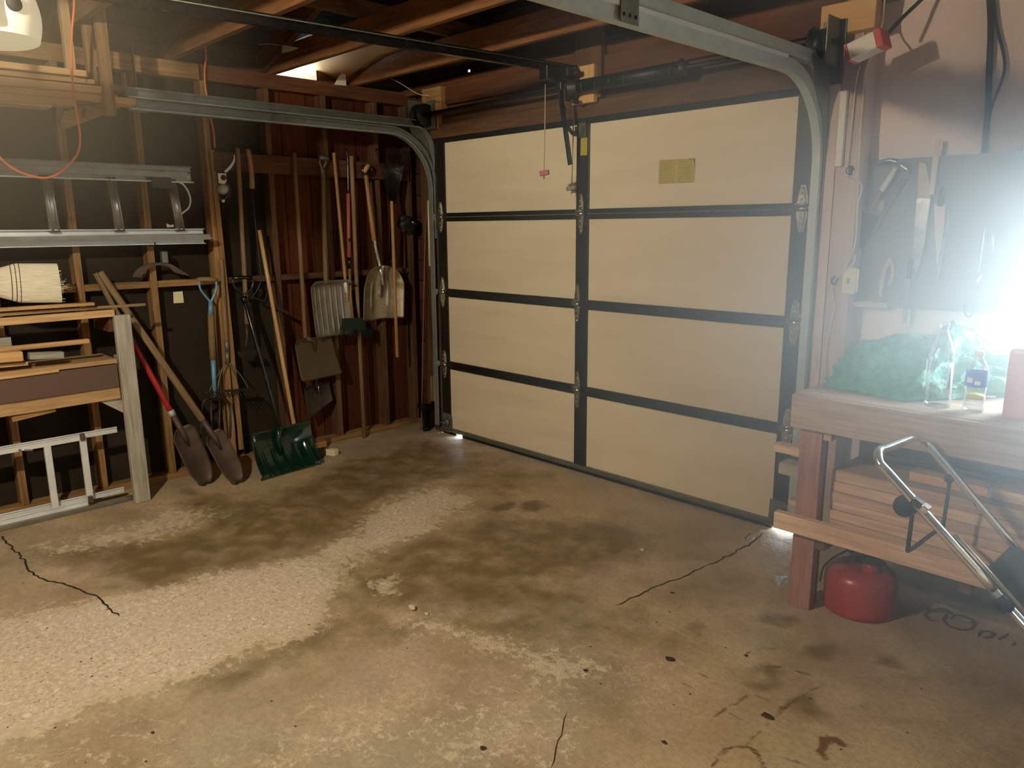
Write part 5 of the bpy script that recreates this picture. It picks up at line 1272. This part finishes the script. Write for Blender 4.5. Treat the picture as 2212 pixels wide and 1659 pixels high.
t = thing('square_canister', 'reddish square canister with a white top at the photo edge', 'canister', (3.71, -.56, ZB))
s = MB(); s.box(3.645, 3.8, -.62, -.48, ZB + .001, ZB + .235); s.build('body', solid('faded pink can', (206, 146, 146), .5, var=.05), parent=t, bevel=.012)
s = MB(); s.prism([(3.65, -.615, ZB + .236), (3.795, -.615, ZB + .236), (3.795, -.485, ZB + .236), (3.65, -.485, ZB + .236)], (.0, 0, .006)); s.lathe([(0, .05), (.03, .05), (.032, 0), (0, 0)], (3.74, -.55, ZB + .24)); s.build('lid', M['white'], parent=t)
a, c = HZ(2114, 857, ZB + .006), HZ(2150, 857, ZB + .006)
s = MB(); s.tube([a, c], .004, 8); s.build('white_stick', M['white'], label='short white stick lying behind the small water bottle', cat='stick')

# ------------------------------------------------------------------ wall tools
pg = MB(); pg.box(2.862, 3.6, .098, .104, 1.16, 1.805); pb = pg.build('pegboard', M['pegboard'], label='dark pegboard fixed to the wall above the workbench', cat='pegboard')
def P_(u, v, y=.065): return HY(u, v, y)
t = thing('claw_hammer', 'claw hammer with bright head hung at the top of the pegboard', 'hammer', P_(1930, 400))
s = MB()
s.tube(smooth_path([P_(1892, 357), P_(1905, 350), P_(1925, 347), P_(1942, 351)], 4), [.004, .008, .011, .014, .015, .016, .017, .017, .017, .017, .017, .017, .017], 8, flat=.7)
s.tube([P_(1942, 352), P_(1950, 360), P_(1960, 366), P_(1968, 370)], [.016, .013, .012, .013], 10)
s.build('head', M['toolsteel'], parent=t)
s = MB(); s.tube([P_(1935, 362), P_(1922, 385), P_(1904, 412)], [.009, .011, .012], 10); s.build('neck', M['white'], parent=t)
s = MB(); s.tube([P_(1904, 412), P_(1893, 432), P_(1884, 448)], [.008, .009, .008], 10); s.build('handle', M['handle'], parent=t)
t = thing('hatchet', 'wooden handled hatchet hung behind the claw hammer, blade low', 'hatchet', P_(1890, 520))
s = MB(); s.tube(smooth_path([P_(1955, 385, .08), P_(1930, 425, .08), P_(1908, 460, .08), P_(1888, 500, .08)], 3), .012, 8, flat=.7); s.build('handle', M['handleold'], parent=t)
s = MB(); s.tube([P_(1907, 432, .07), P_(1902, 455, .07)], .0125, 10); s.build('yellow_band', M['yellowgrip'], parent=t)
s = MB(); s.prism([P_(1858, 455, .075), P_(1900, 470, .075), P_(1866, 530, .075), P_(1850, 540, .075)], (0, .014, 0)); s.build('blade', M['darksteel'], parent=t)
t = thing('hand_saw', 'long hand saw with pale handle hung point down on the pegboard', 'saw', P_(1985, 600))
s = MB(); s.prism([P_(1980, 430, .075), P_(2010, 425, .075), P_(1998, 520, .075), P_(1978, 605, .075), P_(1968, 602, .075)], (0, .0015, 0)); s.build('blade', M['toolsteel'], parent=t)
s = MB(); s.prism([P_(1984, 350, .07), P_(2000, 352, .07), P_(2010, 405, .07), P_(2010, 430, .07), P_(1980, 425, .07)], (0, .018, 0)); s.build('handle', M['yellowgrip'], parent=t, bevel=.004)
t = thing('wooden_rule', 'pale wooden rule standing out from the pegboard top beside the saw', 'rule', P_(2015, 400))
s = MB(); s.prism([P_(2020, 300, .07), P_(2032, 300, .07), P_(2017, 420, .07), P_(2006, 420, .07)], (0, .006, 0)); s.build('stick', M['pinkwood'], parent=t)
t = thing('pry_bar', 'thin pry bar hung slanting at the middle of the pegboard', 'pry bar', P_(2035, 560))
s = MB(); s.tube(smooth_path([P_(2050, 448), P_(2047, 480), P_(2037, 530), P_(2024, 596), P_(2020, 603)], 4), .006, 8); s.build('bar', M['toolsteel'], parent=t)
t = thing('trowel', 'broad pale trowel hung point down beside the pry bar', 'trowel', P_(2025, 560))
s = MB(); s.prism([P_(2018, 442, .08), P_(2042, 442, .08), P_(2038, 500, .08), P_(2024, 580, .08), P_(2019, 500, .08)], (0, .003, 0)); s.build('blade', M['pinkwood'], parent=t)
s = MB(); s.tube([P_(2030, 445, .075), P_(2034, 415, .075), P_(2040, 405, .075)], .011, 8); s.build('handle', M['darksteel'], parent=t)
t = thing('long_wrench', 'shiny long thin wrench hung farthest right but one', 'wrench', P_(2118, 600))
s = MB(); s.tube(smooth_path([P_(2127, 486), P_(2122, 530), P_(2116, 570), P_(2114, 588)], 4), .0045, 8); s.tube([P_(2114, 588), P_(2118, 594), P_(2113, 604), P_(2111, 614)], [.006, .008, .009, .004], 8); s.build('shank', M['chrome'], parent=t)
t = thing('steel_punch', 'short bright steel punch hung at the far right of the pegboard', 'punch', P_(2144, 540))
s = MB(); s.tube([P_(2145, 505), P_(2144.5, 512), P_(2144.5, 545)], [.004, .006, .0035], 8); s.build('shank', M['chrome'], parent=t)
t = thing('pliers', 'pliers with pale handles hung low on the pegboard by the saw', 'pliers', P_(1915, 640))
s = MB(); s.tube(smooth_path([P_(1925, 560), P_(1912, 580), P_(1905, 610), P_(1900, 640)], 4), .011, 8); s.tube(smooth_path([P_(1925, 560), P_(1928, 590), P_(1920, 615)], 4), .008, 8); s.build('handle', M['yellowgrip'], parent=t)
s = MB(); s.tube([P_(1925, 563), P_(1934, 560), P_(1940, 570)], .008, 8); s.build('jaw', M['toolsteel'], parent=t)
t = thing('wood_chisel', 'flat wood chisel hung crossing the lower edge of the pegboard', 'chisel', P_(1960, 670))
s = MB(); s.prism([P_(1957, 600, .07), P_(1968, 600, .07), P_(1958, 700, .07), P_(1948, 700, .07)], (0, .005, 0)); s.build('blade', M['toolsteel'], parent=t)
s = MB(); s.tube([P_(1968, 560, .07), P_(1962, 602, .07)], .011, 8); s.build('handle', M['darksteel'], parent=t)
s = MB(); s.tube(smooth_path([P_(2083, 655, .08), P_(2083, 672, .08), P_(2092, 684, .08), P_(2102, 672, .08), P_(2102, 655, .08)], 4), .004, 8); s.build('wire_hook', M['darksteel'], label='bent wire hook under the lower edge of the pegboard', cat='hook')

# ------------------------------------------------------------------ wires, switch, carton
t = thing('light_switch', 'ivory light switch plate on the post left of the pegboard', 'switch', HY(1833, 634, -.02))
a, c = HY(1816, 634, -.012), HY(1850, 579, -.012)
s = MB(); s.box(a.x + .002, c.x - .0, -.012, -.004, a.z, c.z); pl_ = s.build('plate', M['ivory'], parent=t, bevel=.003)
m_ = (a + c) / 2; s = MB(); s.box(m_.x - .005, m_.x + .005, -.022, -.012, m_.z - .012, m_.z + .012); s.build('toggle', M['greyknob'], parent=pl_, bevel=.002)
s = MB(); s.box(a.x + .02, c.x + .01, -.004, .0, a.z + .01, c.z - .005); s.build('box', M['ivory'], parent=t)
def cable(label, pts, r, mat, y=-.012):
    s = MB(); s.tube(smooth_path([HY(q[0], q[1], q[2] if len(q) > 2 else y) for q in pts], 4), r, 7); return s.build('cable', M[mat], label=label, cat='cable', group=None)
cable('thin cream cable down the left face of the jamb post', [(1850, -30), (1856, 20), (1866, 78), (1860, 130), (1849, 178), (1838, 290), (1831, 360), (1832, 385)], .0035, 'wirew')
cable('thick white cable beside the thin one, down to the switch', [(1914, -30), (1904, 60), (1890, 105, -.16), (1872, 145, -.06), (1864, 210), (1858, 300), (1853, 400), (1851, 480), (1846, 530), (1828, 575), (1803, 604)], .0042, 'wirew')
cable('cream cable bulging off the jamb post below the clip', [(1830, 382), (1842, 388), (1858, 395), (1862, 408), (1856, 430), (1851, 455)], .0042, 'wirew')
cable('thin white wire trailing from the lower clip to the bench', [(1806, 602), (1797, 618), (1800, 645), (1803, 660), (1797, 690), (1787, 740), (1783, 790), (1785, 838)], .0026, 'wirew')
cable('short cable joining the post to the top of the switch', [(1846, 550), (1844, 568), (1830, 582), (1820, 590)], .0045, 'wirew')
for lab, u, v in (('upper dark cable clip on the jamb post', 1836, 368), ('lower dark cable clip on the jamb post', 1803, 606)):
    c = HY(u, v, -.012); s = MB(); s.tube(arc(c, .016, 0, 5.2, 10, (1, 0, 0), (0, 0, 1)), .004, 6); s.box(c.x - .006, c.x + .006, -.012, .0, c.z - .02, c.z + .02); s.build('cable_clip', M['darksteel'], label=lab, cat='clip')
cable('tall black cord hanging on the wall right of the jamb, in a loop', [(2136, -30, .1), (2140, 60, .1), (2136, 160, .1), (2134, 230, .1), (2126, 330, .1)], .012, 'blackrub')
cable('thinner black cord bowing out right of the tall one', [(2144, -30, .1), (2152, 50, .1), (2166, 110, .1), (2170, 150, .1), (2158, 190, .1), (2142, 230, .1), (2136, 260, .1)], .006, 'blackrub')
cable('dark rod slanting up from the red and white box', [(1918, 72, -.1), (1950, 38, -.05), (1990, 0, .02), (2020, -30, .05)], .008, 'darksteel')
s = MB(); a, c = HY(1885, -40, .06), HY(1878, 60, .06); s.tube([a, c], .02, 8); s.build('conduit', M['black'], label='dark upright conduit behind the red and white box', cat='conduit')
s = MB(); a, c = HY(1905, -40, .03), HY(1893, 72, .03); s.tube([a, c], .012, 8); s.build('conduit', M['black'], label='thinner dark conduit just right of the first', cat='conduit')
t = thing('small_carton', 'dirty white carton with red ends wedged by the right cable drum', 'carton', HY(1870, 110, -.2))
a, c = HY(1837, 118, -.2), HY(1912, 82, -.2)
d_ = (c - a).normalized(); up = Vector((0, 1, 0)).cross(d_) * -1
s = MB(); s.beam(a, c, .09, .068, up=up); s.build('body', M['white'], parent=t, bevel=.006)
for p, q in ((a - d_ * .004, a + d_ * .012), (c - d_ * .025, c + d_ * .004)):
    s = MB(); s.beam(p, q, .093, .071, up=up); s.build('red_end', M['reddrum'], parent=t, bevel=.004)

# ------------------------------------------------------------------ gas can
cx, cy = 3.214, -.525
t = thing('gas_can', 'round red metal fuel can on the floor under the workbench', 'fuel can', (cx, cy, 0))
s = MB(); s.lathe([(0, .0), (.13, 0), (.137, .004), (.138, .02), (.138, .12), (.135, .145), (.12, .168), (.09, .182), (.05, .188), (0, .19)], (cx, cy, 0), n=40); s.build('body', M['redcan'], parent=t)
s = MB(); s.lathe([(0, .03), (.028, .03), (.032, .024), (.032, .0), (.03, -.01)], (cx + .045, cy - .03, .188), n=20); s.build('cap', M['redcan'], parent=t)
s = MB(); s.tube(smooth_path([(cx - .06, cy - .02, .18), (cx - .045, cy - .0, .205), (cx + .0, cy + .03, .212), (cx + .05, cy + .045, .206), (cx + .08, cy + .05, .185)], 4), .008, 8, flat=.5); s.build('handle', M['darksteel'], parent=t)
s = MB(); s.tube([(cx - .02, cy + .03, .185), (cx - .028, cy + .04, .23), (cx - .02, cy + .05, .29)], [.024, .02, .016], 12); sp_ = s.build('spout', M['redcan'], parent=t)
s = MB(); s.lathe([(0, 0), (.022, 0), (.022, .032), (0, .034)], (cx - .06, cy + .02, .225), (.3, -.1, 1), 12); s.tube(smooth_path([(cx - .07, cy + .01, .22), (cx - .11, cy - .02, .185), (cx - .138, cy - .04, .14), (cx - .144, cy - .05, .08)], 4), .004, 6); s.build('spout_stopper', M['blackrub'], parent=sp_)

# ------------------------------------------------------------------ lawn mower, handle in the picture, deck beyond it
t = thing('lawn_mower', 'lawn mower with chrome handle standing in front of the workbench', 'lawn mower', (4.3, -1.0, 0))
yn, yf = -1.2, -.76
n0, n1 = HY(1886, 984, yn), HY(2212, 1347, yn); nd = (n1 - n0).normalized(); nb = n0 + nd * 1.05
f0 = Vector((n0.x - .01, yf, n0.z - .02)); f0 = HY(1990, 944, yf); f1 = HY(2196, 1185, yf); fd = (f1 - f0).normalized(); fb = f0 + fd * 1.02
path = [nb.lerp(n0, .55), n0 + nd * .09, n0 + nd * .03, n0 + Vector((.004, .035, .006)), n0.lerp(f0, .25) + UPZ * .008, n0.lerp(f0, .75) + UPZ * .008, f0 + Vector((.004, -.035, .002)), f0 + fd * .03, f0 + fd * .09, f0 + fd * .45]
s = MB(); s.tube(smooth_path(path, 6), .0135, 14); s.build('handle_bar', M['chrome'], parent=t)
s = MB(); s.tube([n0 + nd * .3 + Vector((.012, .016, .01)), n0 + nd * .62 + Vector((.012, .016, .01))], .008, 8); s.build('sleeve', M['aludull'], parent=t)
s = MB(); s.tube([f0 + fd * .44, fb], .012, 10); s.tube([nb.lerp(n0, .58), nb], .013, 10); s.build('lower_handle', M['chrome'], parent=t)
kn = HY(1962, 1092, yn); s = MB(); s.lathe([(0, -.02), (.03, -.018), (.034, 0), (.03, .014), (0, .016)], HY(1956, 1093, yn + .02), (0, 1, 0), 18); th_ = s.build('throttle_housing', M['blackrub'], parent=t)
a, c = HY(1972, 1078, yn - .02), HY(2002, 1100, yn - .02); s = MB(); s.beam(a, c, .03, .022); s.build('throttle_lever', M['blackgloss'], parent=th_, bevel=.003)
a, c = HY(1992, 1092, yn - .022), HY(2006, 1103, yn - .022); s = MB(); s.beam(a, c, .032, .02); s.build('lever_tip', M['chrome'], parent=th_, bevel=.003, label='chrome lever tip')
s = MB(); s.tube(smooth_path([HY(1971, 1108, yn), HY(1967, 1140, yn), HY(1962, 1180, yn), HY(1966, 1188, yn + .01), HY(2018, 1150, -.9), HY(2036, 1140, yf), HY(2038, 1130, yf), HY(2046, 1080, yf), HY(2052, 1035, yf)], 4), .0062, 8); s.build('control_bail', M['blackrub'], parent=t)
s = MB(); c = HY(2052, 1033, yf); s.lathe([(0, -.016), (.014, -.016), (.014, .016), (0, .016)], c, (0, 1, 0), 12); s.build('bail_pivot', M['darksteel'], parent=t)
for q in (.62, ):
    c = HY(2168, 1303, yn); s = MB(); s.tube([c - nd * .02, c + nd * .02], .02, 10); s.build('clamp_knob', M['blackrub'], parent=t)
s = MB(); g0 = Vector((3.86, -.98, .40))
def bagf(a, b):
    th = b * 2 * math.pi; c_ = Vector((3.76 + .5 * a, -.97, .525 - .26 * a)); k = math.sin(min(1, .3 + a * 1.5) * math.pi / 2)
    return c_ + Vector((.03 * math.sin(th), .15 * math.cos(th) * k, .11 * math.sin(th) * k))
s.sheet(bagf, 10, 28, 0); s.prism([bagf(0, i / 28) for i in range(28)], (-.004, 0, 0)); s.build('grass_bag', solid('grey mesh bag', (66, 66, 62), .9, var=.2, nscale=60), parent=t)
s = MB(); s.box(4.12, 4.75, -1.23, -.74, .09, .22); s.lathe([(.24, 0), (.25, .02), (.2, .07), (0, .08)], (4.44, -.98, .2)); s.build('deck', M['redpaint'], parent=t, bevel=.02)
s = MB(); s.lathe([(.0, 0), (.11, 0), (.12, .04), (.1, .16), (.06, .18), (0, .18)], (4.44, -.98, .27)); s.build('engine', M['blackrub'], parent=t)
for x in (4.14, 4.72):
    for y in (-1.24, -.73):
        s = MB(); s.lathe([(0, -.025), (.07, -.025), (.1, -.02), (.105, 0), (.1, .02), (.07, .025), (0, .025)], (x, y, .105), (0, 1, 0), 22); s.build('wheel', M['blackrub'], parent=t)

# ------------------------------------------------------------------ litter on the floor
def bit(name, label, u, v, r, mat, flat=.5, cat=None):
    c = HZ(u, v); s = MB(); ph = rnd.uniform(0, 6)
    s.sheet(lambda a, b: c + Vector((r * math.sin(a * math.pi) * math.cos(b * 6.283) * (1 + .25 * math.sin(3 * b * 6.283 + ph)), r * .75 * math.sin(a * math.pi) * math.sin(b * 6.283) * (1 + .2 * math.sin(2 * b * 6.283 + ph)), r * flat * (1 - math.cos(a * math.pi)) * .5)), 8, 14, 0)
    s.build(name, M[mat], label=label, cat=cat or name)
bit('pebble', 'white pebble on the floor beside the dark patch, left of centre', 891, 1316, .02, 'stone', .9)
bit('pebble', 'smaller white pebble just right of the larger one', 922, 1328, .011, 'stone', .9)
bit('pebble', 'tiny pale chip on the dark stain near the door middle', 1388, 1190, .014, 'stone', .8)
for lab, u, v, r in (('dark dry leaf on the bare floor right of centre', 1447, 1425, .018), ('curled dark leaf among the rust marks, lower right', 1657, 1548, .02), ('dark crumb near the bottom edge right of the crack', 1435, 1604, .01), ('dark leaf scrap at the end of the long crack', 1452, 1281, .01), ('dark scrap by the round rust ring', 1612, 1417, .008), ('dark pellet on the pale scaled concrete, lower left', 330, 1583, .008), ('dark pellet near the bottom edge under the grey patch', 1044, 1617, .011), ('dark leaf fragment above the red can shadow edge', 1265, 1449, .01)):
    bit('leaf', lab, u, v, r, 'leaf', .35)
# ------------------------------------------------------------------ lens glare imitated by volume haze in front of the window
def glare(name, label, c, rad, dens, col, g):
    s = MB(); n = 32
    s.lathe([(math.sin(i / 20 * math.pi), -math.cos(i / 20 * math.pi)) for i in range(21)], (0, 0, 0), n=40)
    s.v = [Vector((c[0] + p.x * rad[0], c[1] + p.y * rad[1], c[2] + p.z * rad[2])) for p in s.v]
    mt = bpy.data.materials.new(name); mt.use_nodes = True; nt = mt.node_tree; nt.nodes.clear()
    o = N(nt, 'ShaderNodeOutputMaterial'); v = N(nt, 'ShaderNodeVolumeScatter')
    v.inputs['Color'].default_value = col; v.inputs['Density'].default_value = dens; v.inputs['Anisotropy'].default_value = g
    # imitated glare thins out away from the middle of the volume (object space, so it stays where it hangs)
    tc = N(nt, 'ShaderNodeTexCoord').outputs['Object']
    mp = N(nt, 'ShaderNodeMapping'); nt.links.new(tc, mp.inputs[0]); mp.inputs['Location'].default_value = (0, 0, -1.)
    mp.inputs['Scale'].default_value = (1 / rad[0], 1 / rad[1], 1 / rad[2])
    ln = N(nt, 'ShaderNodeVectorMath', operation='LENGTH'); nt.links.new(mp.outputs[0], ln.inputs[0])
    f = mapr(nt, ln.outputs['Value'], 0, 1, 1, 0)
    nt.links.new(math_n(nt, 'MULTIPLY', math_n(nt, 'POWER', f, 1.15), dens), v.inputs['Density'])
    nt.links.new(v.outputs[0], o.inputs['Volume'])
    return s.build(name, mt, label=label, cat='glare', kind='stuff')
glare('glare', 'volume imitating bluish lens haze in front of the window over the workbench', (3.75, -.35, 1.4), (2.4, 1.85, 2.4), HZD, (.85, .95, 1, 1), .35)
glare('glare', 'volume imitating faint warm haze under the joists around the opener light lens', (.95, -2.9, 2.12), (1.35, 1.0, .85), .4, (1, .84, .6, 1), .3)  # added volume, imitates the glare around the lit lens
SKY, LAMP, EXPO = 84., 2900., .8
# ------------------------------------------------------------------ light
w = bpy.data.worlds.new('sky'); scene.world = w; w.use_nodes = True
bg = w.node_tree.nodes['Background']; bg.inputs[0].default_value = (.72, .9, 1., 1); bg.inputs[1].default_value = SKY
def area_portal():
    l = bpy.data.lights.new('window_daylight', 'AREA'); l.shape = 'RECTANGLE'; l.size = WX1 - WX0; l.size_y = WZ1 - WZ0; l.cycles.is_portal = True
    o = bpy.data.objects.new('window_daylight', l); COL.objects.link(o); o.location = ((WX0 + WX1) / 2, .2, (WZ0 + WZ1) / 2); o.rotation_euler = (-math.pi / 2, 0, 0)
area_portal()
BULB = Vector((2.15, -3.7, 2.36))
t = thing('ceiling_bulb', 'bare bulb in a porcelain lampholder on a ceiling joist', 'light bulb', BULB + Vector((0, 0, .13)))
s = MB(); s.lathe([(.0, .0), (.05, 0), (.055, -.015), (.03, -.045), (.02, -.06), (.0, -.06)], BULB + Vector((0, 0, .13))); s.build('lampholder', M['white'], parent=t)
s = MB(); s.lathe([(.012, .075), (.014, .06), (.026, .03), (.032, 0), (.026, -.02), (.012, -.03), (0, -.032)], BULB, n=20); s.build('bulb', emit('lit bulb', (255, 243, 218), LAMP), parent=t)
scene.view_settings.view_transform = 'Standard'; scene.view_settings.look = 'None'
scene.view_settings.exposure = EXPO; scene.view_settings.gamma = 1.0; scene.view_settings.use_curve_mapping = False
scene.cycles.use_denoising = True; scene.cycles.use_adaptive_sampling = True; scene.cycles.adaptive_threshold = .02; scene.cycles.adaptive_min_samples = 24
scene.cycles.max_bounces = 8; scene.cycles.transparent_max_bounces = 12
scene.cycles.volume_bounces = 0; scene.cycles.volume_step_rate = 1.5
scene.cycles.sample_clamp_indirect = 6.0
